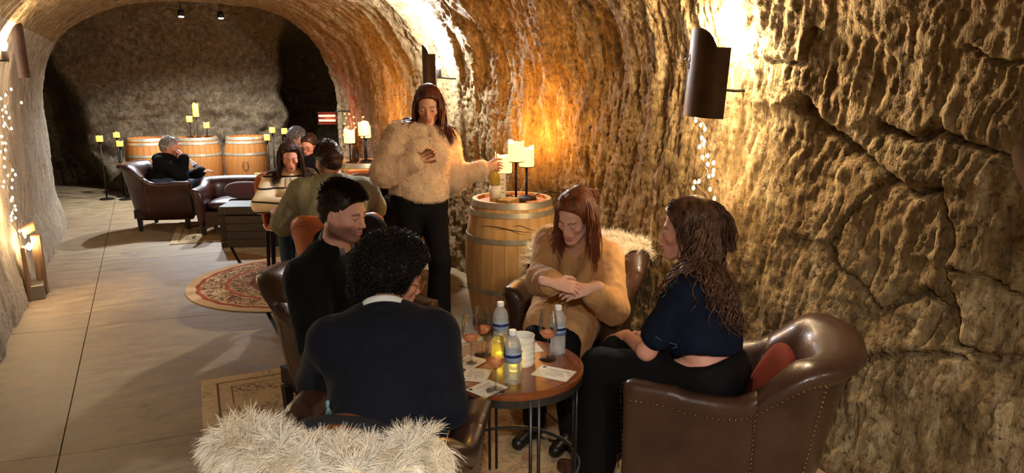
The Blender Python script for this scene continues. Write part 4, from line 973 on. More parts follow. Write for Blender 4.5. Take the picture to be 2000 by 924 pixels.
SKIN_CACHE = {}
class Person:
    def __init__(s, label, base, pel, nk, hd, tf, hf, hu=(0, 0, 1), male=True, wsh=None, hs=1., col=(214, 160, 130), hair=(50, 34, 24), lids=.5, beard=0, brow=1., fade=0, res=.0045, build=1., lipc=(176, 92, 82), smile=0):
        s.label, s.base = label, A_(*base); s.pel, s.nk, s.hd = A_(*pel), A_(*nk), A_(*hd); s.male = male; s.res = res; s.hs = hs; s.b = build
        s.up = unit(s.nk-s.pel); tf = A_(*tf); s.tf = unit(tf-s.up*(tf@s.up)); s.rt = np.cross(s.tf, s.up)
        s.Rh = frame(hf, hu); w = wsh or (.185 if male else .16)
        s.chest = s.pel+(s.nk-s.pel)*.66+s.tf*.015
        s.sh = {'R': s.nk+s.rt*w-s.up*.055, 'L': s.nk-s.rt*w-s.up*.055}; s.hip = {'R': s.pel+s.rt*.09, 'L': s.pel-s.rt*.09}
        s.el, s.wr, s.kn, s.an = {}, {}, {}, {}; s.core = []; s.fine = []; s.hands = []; s.eyes = []
        s.col, s.hairc, s.beard, s.brow, s.fade, s.lids, s.lipc = S(*col), S(*hair), beard, brow, fade, lids, S(*lipc)
        s.hp = head_prims(s.hd, s.Rh, hs, male, lids, smile); s.fine += s.hp
        s.fine.append(RC(s.hd+s.Rh@A_(0, -.022, -.055)*hs, s.nk+s.tf*.0, .053*s.nkr(), .058*s.nkr(), k=.03)); s.fine.append(RC(s.nk+s.up*.02, s.nk-s.up*.05, .058*s.nkr(), .075, k=.04))
        s.o = None; s.kids = []
    def nkr(s): return 1.06 if s.male else .88
    def arm(s, side, wr, pole, l1=.285, l2=.255):
        s.wr[side] = A_(*wr); s.el[side] = ik(s.sh[side], wr, l1, l2, pole)
    def leg(s, side, an, pole=None, l1=.43, l2=.42, toe=None):
        s.an[side] = A_(*an); s.kn[side] = ik(s.hip[side], an, l1, l2, s.tf+A_(0, 0, .4) if pole is None else pole)
        s.toe = getattr(s, 'toe', {}); s.toe[side] = unit(A_(*toe)) if toe is not None else unit(A_(s.tf[0], s.tf[1], 0))
    def hand(s, side, d, n, curl=.5, thumb=.5, sz=None):
        d = unit(A_(*d)); n = unit(A_(*n)); th = np.cross(d, n)*(1 if side == 'R' else -1)
        s.hands.append(hand_prims(s.wr[side], d, n, th, curl, sz or (1.0 if s.male else .92), thumb))
    def torso(s, o=0., w=1., hem=.0, top=True, belly=0):
        b = s.b*w; P = []; mid = s.pel+(s.nk-s.pel)*.36; hemp = s.pel-s.up*hem
        P.append(RC(hemp, mid, .158*b+o, .140*b+o+belly, s.tf, .74, .05)); P.append(RC(mid, s.chest, .140*b+o+belly, .160*b+o, s.tf, .70, .05))
        if not s.male: 
            for x in (-1, 1): P.append(EL(s.chest+s.rt*x*.07*b+s.tf*(.075*b+o*.6)-s.up*.0, A_(.062, .05, .062)*b+o*.5, np.stack([s.rt, s.tf, s.up], 1), .05))
        P.append(RC(s.sh['L']-s.up*.02-s.rt*-.03, s.sh['R']-s.up*.02-s.rt*.03, .062*b+o, None, s.tf, .95, .06)); P.append(RC(s.chest, s.nk-s.up*.09, .14*b+o, .075*b+o, s.tf, .75, .06))
        if top: P.append(RC(s.nk-s.up*.07, s.nk-s.up*.045, .072+o*.5, .062+o*.5, k=.03))
        return P
    def sleeves(s, o=0., end=1., sides='RL', k=.03, cuff=.0, bulk=0):
        P = []
        for q in sides:
            if q not in s.el: continue
            a, e, w = s.sh[q], s.el[q], s.wr[q]; P.append(RC(a, e, .058*s.b+o+bulk*.5, .046*s.b+o+bulk, k=k))
            if end > 0: P.append(RC(e, e+(w-e)*end, .047*s.b+o+bulk, .034*s.b+o+cuff, k=k))
        return P
    def legs(s, o=0., end=1., flare=0, thigh=.085, k=.04, sides='RL'):
        P = []
        for q in sides:
            if q not in s.kn: continue
            h, kn, an = s.hip[q], s.kn[q], s.an[q]; P.append(RC(h, kn, thigh*s.b+o, .060*s.b+o, k=k)); P.append(RC(kn, kn+(an-kn)*end, .061*s.b+o, .042*s.b+o+flare, k=k))
        return P
    def body(s):
        core = s.torso(-.022, .92, top=False)+s.sleeves(-.012, .97)+s.legs(-.018)
        V, F = isosurf(s.fine, s.res)
        for pr, hh in [(core, .016)]+[(q, max(.0035, s.res*.85)) for q in s.hands]:
            V2, F2 = isosurf(pr, hh); F = np.concatenate([F, F2+len(V)]); V = np.concatenate([V, V2])
        me = mesh('person', V-s.base, F)
        C = np.tile(np.array(s.col[:3]), (len(V), 1)); L = (V-s.hd)@s.Rh/s.hs; m = (np.abs(L[:, 0]) < .1) & (np.abs(L[:, 1]) < .14) & (L[:, 2] > -.15)
        C[m] = skin_cols(L[m], s.col, s.lipc, s.hairc, s.beard, s.brow, s.fade, s.male)
        at = me.color_attributes.new('Col', 'FLOAT_COLOR', 'POINT'); at.data.foreach_set('color', np.c_[C, np.ones(len(C))].astype(np.float32).ravel())
        s.o = obj('person', me, SKIN, loc=tuple(s.base), label=s.label, cat='person')
        em = B().lathe([(0, -.0118), (.006, -.0101), (.0102, -.006), (.0118, 0), (.0102, .006), (.006, .0101), (0, .0118)], 12)
        ir = B().lathe([(0, .0119), (.0052, .0107), (.0052, .0103)], 12, cap=False)
        for x in (-1, 1):
            c = s.hd+s.Rh@(A_(x*.031, .0775, .0015)*s.hs); Rf = np.stack([s.Rh[:, 0], -s.Rh[:, 2], s.Rh@unit(A_(0, 1, -.40*s.lids))], 1)
            e = obj('eye', mesh('eye', c-s.base+em.v[0]@Rf.T*s.hs, em.f), EYEW, s.o); obj('iris', mesh('iris', c-s.base+ir.v[0]@Rf.T*s.hs, ir.f), IRIS, e)
        return s.o
    def piece(s, name, prims, mat, h=.009, amp=.004, fr=13., seed=0, label=None, fn=None):
        V, F = isosurf(prims, h)
        if amp: V = cloth_noise(V, F, amp, fr, seed=seed)
        if fn is not None: V = fn(V)
        o = obj(name, mesh(name, V-s.base, F), mat, s.o, label=label); o['_'] = 0; del o['_']; s.last = (V, F); return o
    def shoes(s, mat=None, z0=0.):
        for q in s.an:
            a = s.an[q]; t = s.toe[q]; p = [RC(A_(a[0], a[1], z0+.045)-t*.045, A_(a[0], a[1], z0+.035)+t*.15, .040, .032, k=.03), RC(A_(*a), A_(a[0], a[1], z0+.05), .046, .042, k=.03), RC(A_(a[0], a[1], z0-.06)-t*.2, A_(a[0], a[1], z0-.06)+t*.3, .06, k=.004, sub=True)]
            s.piece('shoe', p, mat or SHOE, .008, 0)
    def cap(s, t=.012, front=.035, side=.02, vol=(0, 0, 0), h=.006, cut=True, mat=None, amp=.003, fr=40, low=-.06):
        """scalp of hair; front = hairline height, side = how low it comes in front of the ears"""
        T = lambda *q: s.hd+s.Rh@(np.array(q)*s.hs); r = (A_(.074, .096, .083)+t+np.array(vol))*s.hs
        P = [EL(T(0, -.016, .047), r, s.Rh, .01), RC(T(0, -.06, .0), T(0, -.062, low+.02), (.066+t)*s.hs, (.050+t)*s.hs, k=.03)]
        if cut:
            P.append(RC(T(-.2, .14+side, front-.085), T(.2, .14+side, front-.085), .12*s.hs, k=.012, sub=True)); P.append(RC(T(-.2, .075, -.10), T(.2, .075, -.10), .098*s.hs, k=.012, sub=True))
        return s.piece('hair', P, mat, h, amp, fr)
    def tufts(s, n, ln, mat, seed=1, zmin=.0, rad=.0022, fwd=.5, ex=.0):
        def fn(m, r):
            u = unit_rows(r.normal(size=(m*8, 3))); u = u[(u[:, 2] > zmin-.9*np.maximum(0, -u[:, 1])) & (u[:, 1]*.85-u[:, 2]*.75 < .12)][:m]; p = A_(0, -.016, .047)+u*(A_(.074, .096, .083)+.005+ex); return p, unit_rows(u*.5+np.stack([0*u[:, 0]+.05, fwd*np.clip(u[:, 2], 0, 1), .1-.6*(1-np.clip(u[:, 2], 0, 1))], 1)+r.normal(0, .2, u.shape))
        s.strands(fn, n, 4, ln/4, mat, headball(s, .006+ex, False), np.random.default_rng(seed), (.0015, 60), (rad, .0008), .12, 'hair_tufts', 3, .003)
    def strands(s, roots_fn, n, steps, ds, mat, body, r, wave=(.0, 40.), rad=(.005, .0015), down=.3, name='hair_locks', sides=4, clear=.010, init=None, keep=.8, pull=None, psteps=8):
        T = lambda q: s.hd+(np.array(q)*s.hs)@s.Rh.T
        p, d = roots_fn(n, r); p = T(p); d = d@s.Rh.T; pts = [p.copy()]
        for k in range(steps):
            d = d*keep+A_(0, 0, -1)*down+r.normal(0, .05, d.shape)+(0 if pull is None or k >= psteps else (s.Rh@A_(*pull))); d /= np.linalg.norm(d, axis=1)[:, None]; p = p+d*ds
            for _ in range(2):
                D = sdf(body, p); m = D < clear
                if m.any():
                    q = p[m]; e = 2e-3; g = np.stack([sdf(body, q+e*np.eye(3)[a])-sdf(body, q-e*np.eye(3)[a]) for a in range(3)], 1); g /= np.linalg.norm(g, axis=1)[:, None]+1e-9
                    p[m] = q+g*(clear-D[m])[:, None]
            d = unit_rows(p-pts[-1]); pts.append(p.copy())
        X = np.stack(pts, 1); ph = r.uniform(0, 6.3, n); sd = np.cross(X[:, -1]-X[:, 0], r.normal(size=(n, 3))); sd = unit_rows(sd); s2 = unit_rows(np.cross(sd, X[:, -1]-X[:, 0])); t = np.arange(steps+1)*ds
        am = wave[0]*np.clip(t/.12, 0, 1); fq = wave[1]*r.uniform(.85, 1.15, n)
        X = X+sd[:, None]*(am*np.sin(fq[:, None]*t+ph[:, None]))[..., None]+s2[:, None]*(am*np.cos(fq[:, None]*t+ph[:, None]))[..., None]*.8
        V, F = tubes(X, np.interp(np.linspace(0, 1, steps+1), [0, .15, .7, 1], [rad[0]*.6, rad[0], rad[0]*.8, rad[1]]), sides)
        o = obj(name, mesh(name, V-s.base, F), mat, s.o, kind='stuff'); return o
def unit_rows(v): return v/(np.linalg.norm(v, axis=-1, keepdims=True)+1e-12)
def tubes(X, rad, sides=4):
    n, m, _ = X.shape; t = unit_rows(np.gradient(X, axis=1)); ref = np.array([.31, .52, .79]); u = unit_rows(np.cross(t, ref)); w = np.cross(t, u); a = np.arange(sides)*2*np.pi/sides
    V = X[:, :, None]+rad[None, :, None, None]*(np.cos(a)[None, None, :, None]*u[:, :, None]+np.sin(a)[None, None, :, None]*w[:, :, None])
    idx = np.arange(n*m*sides).reshape(n, m, sides); nx = np.roll(idx, -1, 2)
    F = np.stack([idx[:, :-1], nx[:, :-1], nx[:, 1:], idx[:, 1:]], -1).reshape(-1, 4); return V.reshape(-1, 3), F
SKIN = M('skin', (.6, .35, .25, 1), .48, attr='Col', bump=.06, bs=400, spec=.4)
SKIN.node_tree.nodes['Principled BSDF'].inputs['Subsurface Weight'].default_value = .12
SKIN.node_tree.nodes['Principled BSDF'].inputs['Subsurface Radius'].default_value = (.012, .005, .003)
EYEW = M('eye_white', S(214, 204, 196), .25); IRIS = M('iris', S(44, 34, 28), .2); SHOE = M('shoe_black', S(24, 20, 18), .4)
def hairmat(name, c1, c2, rough=.45): return M(name, S(*c1), rough, col2=S(*c2), vs=40, stretch=(1, 1, .4), spec=.35)
def project(prims, pts, off=.002, it=6):
    p = np.array(pts, float); e = 1e-3
    for _ in range(it):
        D = sdf(prims, p); g = np.stack([sdf(prims, p+e*np.eye(3)[a])-sdf(prims, p-e*np.eye(3)[a]) for a in range(3)], 1); g /= np.linalg.norm(g, axis=1)[:, None]+1e-9; p = p-g*(D-off)[:, None]
    return p, g
def polyl(pts, n):
    p = np.array(pts, float); s = np.r_[0, np.cumsum(np.linalg.norm(np.diff(p, axis=0), axis=1))]; t = np.linspace(0, s[-1], n); return np.stack([np.interp(t, s, p[:, k]) for k in range(3)], -1)
def seam(P, name, prims, pts, mat, r=.0014, off=.004, n=24):
    q, _ = project(prims, polyl(pts, n), off); return obj(name, B().tube(q-P.base, r, 4).me(name), mat, P.o)
def collar(P, name, mat, r0=.066, r1=.060, z0=.0, z1=.05, gap=.5, fold=.03, th=.004, c=None, tilt=0., sx=1.):
    c = P.nk if c is None else c; up = unit(P.up+P.tf*tilt); rt = P.rt; tf = np.cross(up, rt); rings = []
    for a in np.linspace(gap, 2*np.pi-gap, 36):
        d = tf*math.cos(a)*sx+rt*math.sin(a); drop = .012*math.cos(a)
        rings.append([c+d*r+up*(z-drop*k) for r, z, k in ((r0, z0, .5), (r1, z1, 1), (r1+th, z1+.003, 1), (r1+th*2.2, z1, 1), (r1+th*2+.012, z1-fold, 1.6), (r1+th+.012, z1-fold, 1.6), (r1+th*1.2, z1-.006, 1), (r0+th, z0, .5))])
    return obj(name, B().loft([np.array(r)-P.base for r in rings]).me(name), mat, P.o)
def lapel(P, name, prims, rows, mat, off=.006, th=.005):
    """strip between two edges lying on the garment; rows = [(inner, outer), ...]"""
    a = polyl([r[0] for r in rows], 18); b = polyl([r[1] for r in rows], 18); cols = []
    for t in np.linspace(0, 1, 7): cols.append(a+(b-a)*t)
    q, g = project(prims, np.concatenate(cols), off); q = q.reshape(7, 18, 3); g = g.reshape(7, 18, 3)
    edge = np.array([0, .6, 1, 1, 1, .6, 0])[:, None, None]; top = q+g*(th*edge+.002); bot = q-g*.004
    rings = [np.concatenate([top[:, j], bot[::-1, j]]) for j in range(18)]
    return obj(name, B().loft([r-P.base for r in rings]).me(name), mat, P.o)
def headball(P, t=.0, face=True): return ([EL(P.hd+P.Rh@(A_(0, .085, -.03)*P.hs), A_(.060, .085, .105)*P.hs, P.Rh, .01), RC(P.hd+P.Rh@A_(0, .09, -.05), P.hd+P.Rh@A_(0, .10, -.20), .055, .04, k=.02)] if face else [])+[EL(P.hd+P.Rh@(A_(0, -.016, .045)*P.hs), (A_(.074, .096, .083)+t)*P.hs, P.Rh, .01), EL(P.hd+P.Rh@(A_(0, .024, -.012)*P.hs), A_(.062, .066, .086)*P.hs, P.Rh, .03), RC(P.hd, P.nk, .05, .055, k=.02)]
def roots(part=0., zmin=-.05, ymax=.35, t=.010, lift=.25, back=.35):
    def fn(n, r):
        u = unit_rows(r.normal(size=(n*6, 3))); m = (u[:, 2] > zmin) & (u[:, 1] < ymax+.25*(u[:, 2] > .8)); u = u[m][:n]
        while len(u) < n: u = np.concatenate([u, u])[:n]
        p = A_(0, -.016, .045)+u*(A_(.074, .096, .083)+t); x = np.where(u[:, 0]-part*.9 > 0, 1., -1.)
        d = np.stack([x*.9, -back+0*x, -.5-.6*(1-u[:, 2])], 1); nrm = unit_rows(u/(A_(.074, .096, .083))); d = d-nrm*(d*nrm).sum(1)[:, None]; return p, unit_rows(unit_rows(d)+nrm*lift)
    return fn
def part_roots(part=0., t=.013, back=.35, y0=-.085, y1=.070):
    def fn(n, r):
        y = r.uniform(y0, y1, n); x = part*.05+r.normal(0, .004, n); sd = np.where(r.random(n) < .5, 1., -1.)*1.
        R3 = A_(.074, .096, .083)+t; zz = R3[2]*np.sqrt(np.clip(1-(x/R3[0])**2-((y+.016+.016)/R3[1])**2*.92, .02, 1)); p = np.stack([x, y, .045+zz], 1)
        d = np.stack([sd, -back-r.uniform(0, .5, n)-np.clip(y-.02, 0, 1)*12, -.2+0*sd], 1); return p, unit_rows(d)
    return fn
R_c, F_c = A_(.885, -.465, 0), A_(.465, .885, 0)
# --- person in navy blazer, black curls, back to the camera
NAVY = M('wool_navy', S(14, 16, 24), .85, sheen=.04, col2=S(18, 20, 30), vs=30, spec=.2); WHITE = M('shirt_white', S(226, 226, 222), .7)
P = Person('person with black curls and glasses in a navy blazer, seated leaning forward, back to us', (.6, 2.02, .0), (.60, 2.03, .60), (.675, 2.25, .89), (.755, 2.385, 1.0), (.38, .92, -.4), (.98, -.06, -.36), wsh=.185, col=(206, 150, 122), hair=(18, 14, 12), build=1.0, lids=.5)
P.arm('R', (.87, 2.20, .565), R_c*.15-F_c*.7-A_(0, 0, .6), .27, .25); P.arm('L', (.72, 2.50, .64), -R_c-F_c*.3-A_(0, 0, .5)); P.leg('R', (.93, 2.42, .10)); P.leg('L', (.66, 2.56, .10))
P.hand('R', (.1, .9, -.3), (0, 0, -1), .4); P.hand('L', (.5, .8, -.1), (0, 0, -1), .4)
P.body(); bl = P.torso(.030, hem=.06)+P.sleeves(.018)+[RC(P.nk-P.rt*.06-P.up*.005, P.nk+P.rt*.06-P.up*.005, .058, k=.05)]
P.piece('blazer', bl, NAVY, .008, .007, 9); P.piece('trousers', P.legs(.012)+[RC(P.hip['L'], P.hip['R'], .10, k=.05)], NAVY, .012, .003); P.shoes(z0=.01)
seam(P, 'back_seam', bl, [P.nk-P.tf*.15-P.up*.02, P.chest-P.tf*.25, P.pel-P.tf*.25+P.up*.05], M('seam_black', S(14, 14, 18), .9), .0016, .001)
for q in (1, -1): seam(P, 'shoulder_seam', bl, [P.sh['R' if q > 0 else 'L']+P.up*.10-P.rt*q*.02, P.sh['R' if q > 0 else 'L']-P.tf*.10-P.rt*q*.03, P.sh['R' if q > 0 else 'L']-P.up*.12-P.tf*.09-P.rt*q*.04], MATS['seam_black'], .0018, .001)
collar(P, 'jacket_collar', NAVY, .088, .082, .0, .035, .75, .045, .006, tilt=-.15); collar(P, 'shirt_collar', WHITE, .072, .070, .01, .062, .45, .030, .003, tilt=-.15)
HB = hairmat('hair_black', (14, 11, 10), (30, 23, 19), .5)
P.cap(.022, .085, .0, (.012, .012, .012), .008, True, HB, .012, 26, -.075); V, F = P.last; r = np.random.default_rng(3)
p0, n0 = surf_sample(V, F, 3400, r); k = np.arange(13); ax = unit_rows(n0+r.normal(0, .5, n0.shape)); u = unit_rows(np.cross(ax, r.normal(size=n0.shape))); w = np.cross(ax, u); ph = r.uniform(0, 6.3, len(p0)); rr = r.uniform(.006, .012, len(p0)); ad = np.where(r.random(len(p0)) < .5, 1, -1)
th = ph[:, None]+ad[:, None]*k[None]*.62
X = (p0-n0*.004)[:, None]+ax[:, None]*(k*.0020)[None, :, None]+rr[:, None, None]*(np.cos(th)[..., None]*u[:, None]+np.sin(th)[..., None]*w[:, None])
V, F = tubes(X, np.interp(k/12, [0, .5, 1], [.0022, .0020, .0008]), 3); obj('curls', mesh('curls', V-P.base, F), HB, P.o, kind='stuff')
T = lambda *q: P.hd+P.Rh@A_(*q)-P.base
g = B()
for x in (-1, 1):
    g.tube([T(x*.033+.026*math.cos(a), .112-.012*abs(math.cos(a))*(1 if math.cos(a)*x > 0 else .2), .002+.021*math.sin(a)) for a in np.linspace(0, 2*np.pi, 20, endpoint=False)], .0024, 5, True); g.tube([T(x*.058, .104, .010), T(x*.078, .06, .010), T(x*.081, .0, .008), T(x*.078, -.02, -.012)], .0024, 5)
g.tube([T(-.008, .114, .006), T(0, .117, .009), T(.008, .114, .006)], .0022, 5); obj('glasses', g.me('glasses'), M('tortoise', S(150, 96, 60), .3), P.o)
# --- man in black overcoat
COAT = M('wool_black', S(11, 11, 11), .9, sheen=.04, col2=S(15, 14, 14), vs=40, spec=.2); KNIT = M('knit_charcoal', S(34, 34, 35), .9, bump=.4, bs=220); SHIRTG = M('shirt_grey', S(122, 122, 130), .8)
P = Person('bearded man with short dark hair in a black overcoat, seated and looking to the right', (.74, 3.2, 0), (.79, 3.30, .57), (.715, 3.06, .985), (.725, 2.965, 1.15), (.35, -.94, .1), (.62, -.76, -.20), wsh=.19, col=(226, 172, 150), hair=(46, 30, 22), beard=.78, fade=.8, lids=.62, res=.0036, build=1.12)
P.arm('R', (.66, 2.74, .70), (-.15, .3, -1)); P.arm('L', (.93, 2.82, .72), (.4, .3, -1)); P.leg('R', (.74, 2.66, .10)); P.leg('L', (.98, 2.72, .10))
P.hand('R', (.5, -.8, -.1), (.1, 0, -1), .45); P.hand('L', (-.3, -.9, -.1), (0, 0, -1), .45)
P.body(); ct = P.torso(.034, hem=.08)+P.sleeves(.028)+[RC(P.nk-P.rt*.07-P.up*.01, P.nk+P.rt*.07-P.up*.01, .062, k=.05)]
for q in 'RL': ct.append(RC(P.hip[q], P.hip[q]*.35+P.kn[q]*.65, .118, .108, k=.05))
ct.append(RC(P.nk+P.tf*.11+P.up*.02, P.chest+P.tf*.19-P.up*.05, .068, .022, k=.02, sub=True))
P.piece('overcoat', ct, COAT, .009, .008, 12); P.piece('sweater', P.torso(.014, .98), KNIT, .010, .002); P.piece('trousers', P.legs(.012)+[RC(P.hip['L'], P.hip['R'], .10, k=.05)], COAT, .012, .003); P.shoes(z0=.01)
collar(P, 'shirt_collar', SHIRTG, .072, .066, -.01, .058, .28, .034, .003); collar(P, 'coat_collar', COAT, .095, .088, -.02, .030, .9, .05, .007)
full = P.torso(.034, hem=.08)+P.sleeves(.028, 0)
for x in (-1, 1): lapel(P, 'lapel', full, [(P.nk+P.rt*x*.07+P.tf*.06, P.nk+P.rt*x*.12+P.tf*.05-P.up*.01), (P.nk+P.rt*x*.055+P.tf*.13-P.up*.10, P.nk+P.rt*x*.13+P.tf*.13-P.up*.11), (P.chest+P.rt*x*.01+P.tf*.2-P.up*.06, P.chest+P.rt*x*.03+P.tf*.2-P.up*.05)], COAT)
q, _ = project(full, [P.chest+P.tf*.2-P.rt*.03-P.up*.07], .006); v, f = cushion(.026, .026, .008, 2, 12, 6); obj('button', B().add(v@np.stack([P.rt, P.up, P.tf], 1).T+q[0]-P.base, f).me('button'), M('button_horn', S(52, 46, 42), .3), P.o)
HBR = hairmat('hair_darkbrown', (32, 22, 17), (54, 38, 28))
P.cap(.006, .073, .022, (-.002, .0, .006), .005, True, HBR, .002, 60, -.035); 
def top_roots(n, r):
    u = unit_rows(r.normal(size=(n*8, 3))); u = u[(u[:, 2] > .35) & (u[:, 1] > -.8) & (np.abs(u[:, 0]) < .72)][:n]; p = A_(0, -.016, .047)+u*(A_(.070, .095, .088)); return p, unit_rows(u*A_(.4, .05, .28)+A_(.05, .6, .10)+r.normal(0, .18, u.shape))
P.strands(top_roots, 900, 5, .0065, HBR, headball(P, .008, False), np.random.default_rng(5), (.002, 60), (.0026, .001), .05, 'hair_tufts', 3, .004)
P.tufts(900, .014, HBR, 6, .05)
# --- standing woman in fleece jacket
FUR = M('fleece_beige', S(220, 194, 166), .95, sheen=.3, col2=S(206, 176, 144), vs=14); BLK = M('jersey_black', S(11, 11, 12), .85, spec=.2)
P = Person('standing woman in a beige fleece jacket and black flared leggings, holding the wine bottle', (1.62, 4.4, 0), (1.60, 4.40, .95), (1.66, 4.46, 1.395), (1.695, 4.43, 1.555), (-.05, -1, 0), (-.42, -.86, -.32), male=False, wsh=.175, col=(214, 160, 134), hair=(60, 28, 22), lids=.8, build=1.0)
P.arm('L', (2.075, 4.335, 1.145), (.3, .1, -1)); P.arm('R', (1.545, 4.21, 1.225), (-.9, .2, -.7)); P.leg('R', (1.50, 4.42, .10), (0, -1, 0), .44, .43, (-.3, -1, 0)); P.leg('L', (1.655, 4.25, .10), (0, -1, 0), .44, .43, (.1, -1, 0))
P.hand('L', (.93, .05, -.05), (.25, -.9, -.1), .95, 1.1); P.hand('R', (.6, -.4, .5), (-.2, -.9, .2), .7, .8)
P.body(); jk = P.torso(.036, hem=-.02)+P.sleeves(.022, .84, bulk=.012, k=.05)+[EL(P.nk-P.tf*.10-P.up*.01+P.rt*.06, (.13, .075, .085), None, .04), EL(P.nk-P.tf*.06-P.rt*.05, (.09, .07, .07), None, .04)]
jk.append(RC(P.pel+P.up*-.05, P.pel+P.up*.06, .165, .18, P.tf, .78, .04)); jk.append(RC(P.pel-P.up*.255-P.rt*.5, P.pel-P.up*.255+P.rt*.5, .26, k=.008, sub=True)); jk.append(RC(P.nk+P.tf*.13+P.up*.05, P.nk+P.tf*.11-P.up*.06, .05, .01, k=.02, sub=True))
P.piece('fleece_jacket', jk, FUR, .010, .009, 10, 3, 'beige fluffy fleece jacket'); V, F = P.last
fleece_part(P.o, V-P.base, F, 42000, .012, .0014, (0, 0, -.5), np.random.default_rng(8), FUR, 'fleece_pile', cs=60)
P.piece('leggings', P.legs(.008, .99, .038, .095)+[RC(P.pel-P.up*.03, P.pel+P.up*.06, .152, .14, P.tf, .74, .05), RC(P.hip['L'], P.hip['R'], .09, k=.05)], BLK, .010, .002); P.shoes(BLK)
seam(P, 'zipper', jk, [P.nk+P.tf*.16-P.up*.07, P.chest+P.tf*.25, P.pel+P.tf*.25], M('zip_pale', S(206, 190, 160), .5), .0025, .004)
HAU = hairmat('hair_auburn_dark', (52, 24, 20), (92, 46, 34)); bd = headball(P)+jk
P.cap(.014, .086, .02, (0, 0, .006), .006, True, HAU, .003, 40)
P.strands(roots(.2, -.1, .1), 240, 21, .017, HAU, bd, np.random.default_rng(9), (.006, 32), (.0055, .0015), .32)
P.strands(part_roots(.3, .013, .5, -.085, .05), 220, 14, .016, HAU, bd, np.random.default_rng(19), (.003, 30), (.0042, .0015), .30, 'hair_top', 3, .016, pull=(0, -.38, 0), psteps=9)
# --- woman in camel coat
CAMEL = M('wool_camel', S(206, 158, 104), .9, sheen=.1, col2=S(192, 144, 90), vs=22); DKP = M('denim_black', S(18, 17, 18), .85, spec=.2)
P = Person('smiling auburn haired woman in a camel coat, seated with clasped hands', (1.97, 3.0, 0), (2.05, 3.12, .58), (1.92, 2.91, .90), (1.82, 2.80, 1.065), (-.75, -.66, .1), (-.84, -.42, -.44), (.10, -.05, 1), male=False, wsh=.158, col=(238, 188, 164), hair=(98, 56, 36), lids=.92, smile=1., res=.0036, build=.96, lipc=(190, 96, 92))
P.arm('R', (1.635, 2.685, .785), -R_c*.5-A_(0, 0, 1), .26, .24); P.arm('L', (1.80, 2.645, .745), R_c*.45-A_(0, 0, 1), .26, .24); P.leg('R', (1.54, 2.70, .10)); P.leg('L', (1.66, 2.56, .10))
P.hand('R', (.86, -.44, -.20), (.45, .45, -.70), .50, .5); P.hand('L', (-.86, .30, -.16), (.35, .6, -.6), .45, .5)
P.body(); ct = P.torso(.040, hem=.06)+P.sleeves(.018, .70, bulk=.006, k=.04, cuff=.012)
for q in 'RL': ct.append(RC(P.hip[q], P.hip[q]*.22+P.kn[q]*.78, .122, .105, k=.06))
ct.append(RC(P.pel-P.up*.05+P.rt*.15, P.kn['R']+P.rt*.05-A_(0, 0, .10), .07, .06, P.rt, .5, .06)); ct.append(RC(P.pel-P.up*.05-P.rt*.15, P.kn['L']-P.rt*.05-A_(0, 0, .10), .07, .06, P.rt, .5, .06))
body_ct = list(ct); ct.append(RC(P.nk+P.tf*.115+P.up*.04, P.chest+P.tf*.175-P.up*.02, .088, .02, k=.015, sub=True))
P.piece('camel_coat', ct, CAMEL, .008, .010, 13, 5); P.piece('trousers', P.legs(.015)+[RC(P.hip['L'], P.hip['R'], .10, k=.05)], DKP, .012, .003); P.shoes(z0=.01)
full = P.torso(.040, hem=.06)+P.sleeves(.018, 0, bulk=.006, k=.04)
for x in (-1, 1): lapel(P, 'shawl_lapel', full, [(P.nk+P.rt*x*.075+P.up*.02-P.tf*.02, P.nk+P.rt*x*.13+P.up*.01-P.tf*.02), (P.nk+P.rt*x*.060+P.tf*.12-P.up*.05, P.nk+P.rt*x*.125+P.tf*.12-P.up*.06), (P.chest+P.rt*x*.03+P.tf*.2+P.up*.02, P.chest+P.rt*x*.095+P.tf*.2-P.up*.01), (P.chest-P.rt*.015*x+P.tf*.2-P.up*.13, P.chest+P.rt*x*.02+P.tf*.2-P.up*.14)], CAMEL, .014, .016)
collar(P, 'coat_collar', CAMEL, .095, .085, -.01, .04, 1.0, .05, .007)
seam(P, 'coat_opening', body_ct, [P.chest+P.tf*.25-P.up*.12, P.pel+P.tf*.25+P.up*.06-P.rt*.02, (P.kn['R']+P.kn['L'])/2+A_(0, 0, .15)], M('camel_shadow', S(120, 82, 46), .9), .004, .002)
for q in 'RL':
    dq = unit(P.wr[q]-P.el[q]); c = P.el[q]+(P.wr[q]-P.el[q])*.86; u = unit(np.cross(dq, (0, 0, 1))); w = np.cross(dq, u); obj('cuff', B().loft([[c+dq*z+(u*math.cos(a)+w*math.sin(a))*rr-P.base for a in np.linspace(0, 2*np.pi, 20, endpoint=False)] for z, rr in ((-.09, .050), (-.09, .056), (.0, .060), (.0, .054), (-.03, .046))], caps=False).me('cuff'), CAMEL, P.o)
HCO = hairmat('hair_auburn', (88, 44, 24), (142, 80, 46)); bd = headball(P)+full+P.sleeves(.026)
P.cap(.012, .088, .02, (0, 0, .004), .006, True, HCO, .003, 40)
P.strands(roots(.15, -.15, .0, .010, .25, .9), 420, 20, .016, HCO, bd, np.random.default_rng(11), (.005, 26), (.0036, .0010), .34)
P.strands(part_roots(.3, .013, .5, -.085, .055), 420, 13, .016, HCO, headball(P)+full, np.random.default_rng(12), (.002, 26), (.0030, .0012), .30, 'hair_top', 3, .014, pull=(0, -.38, 0), psteps=9)
e = obj('earring', B().lathe([(0, -.006), (.005, 0), (0, .006)], 8).me('earring'), M('silver', S(220, 220, 220), .15, 1), P.o, loc=tuple(P.hd+P.Rh@A_(-.084, .0, -.042)-P.base))
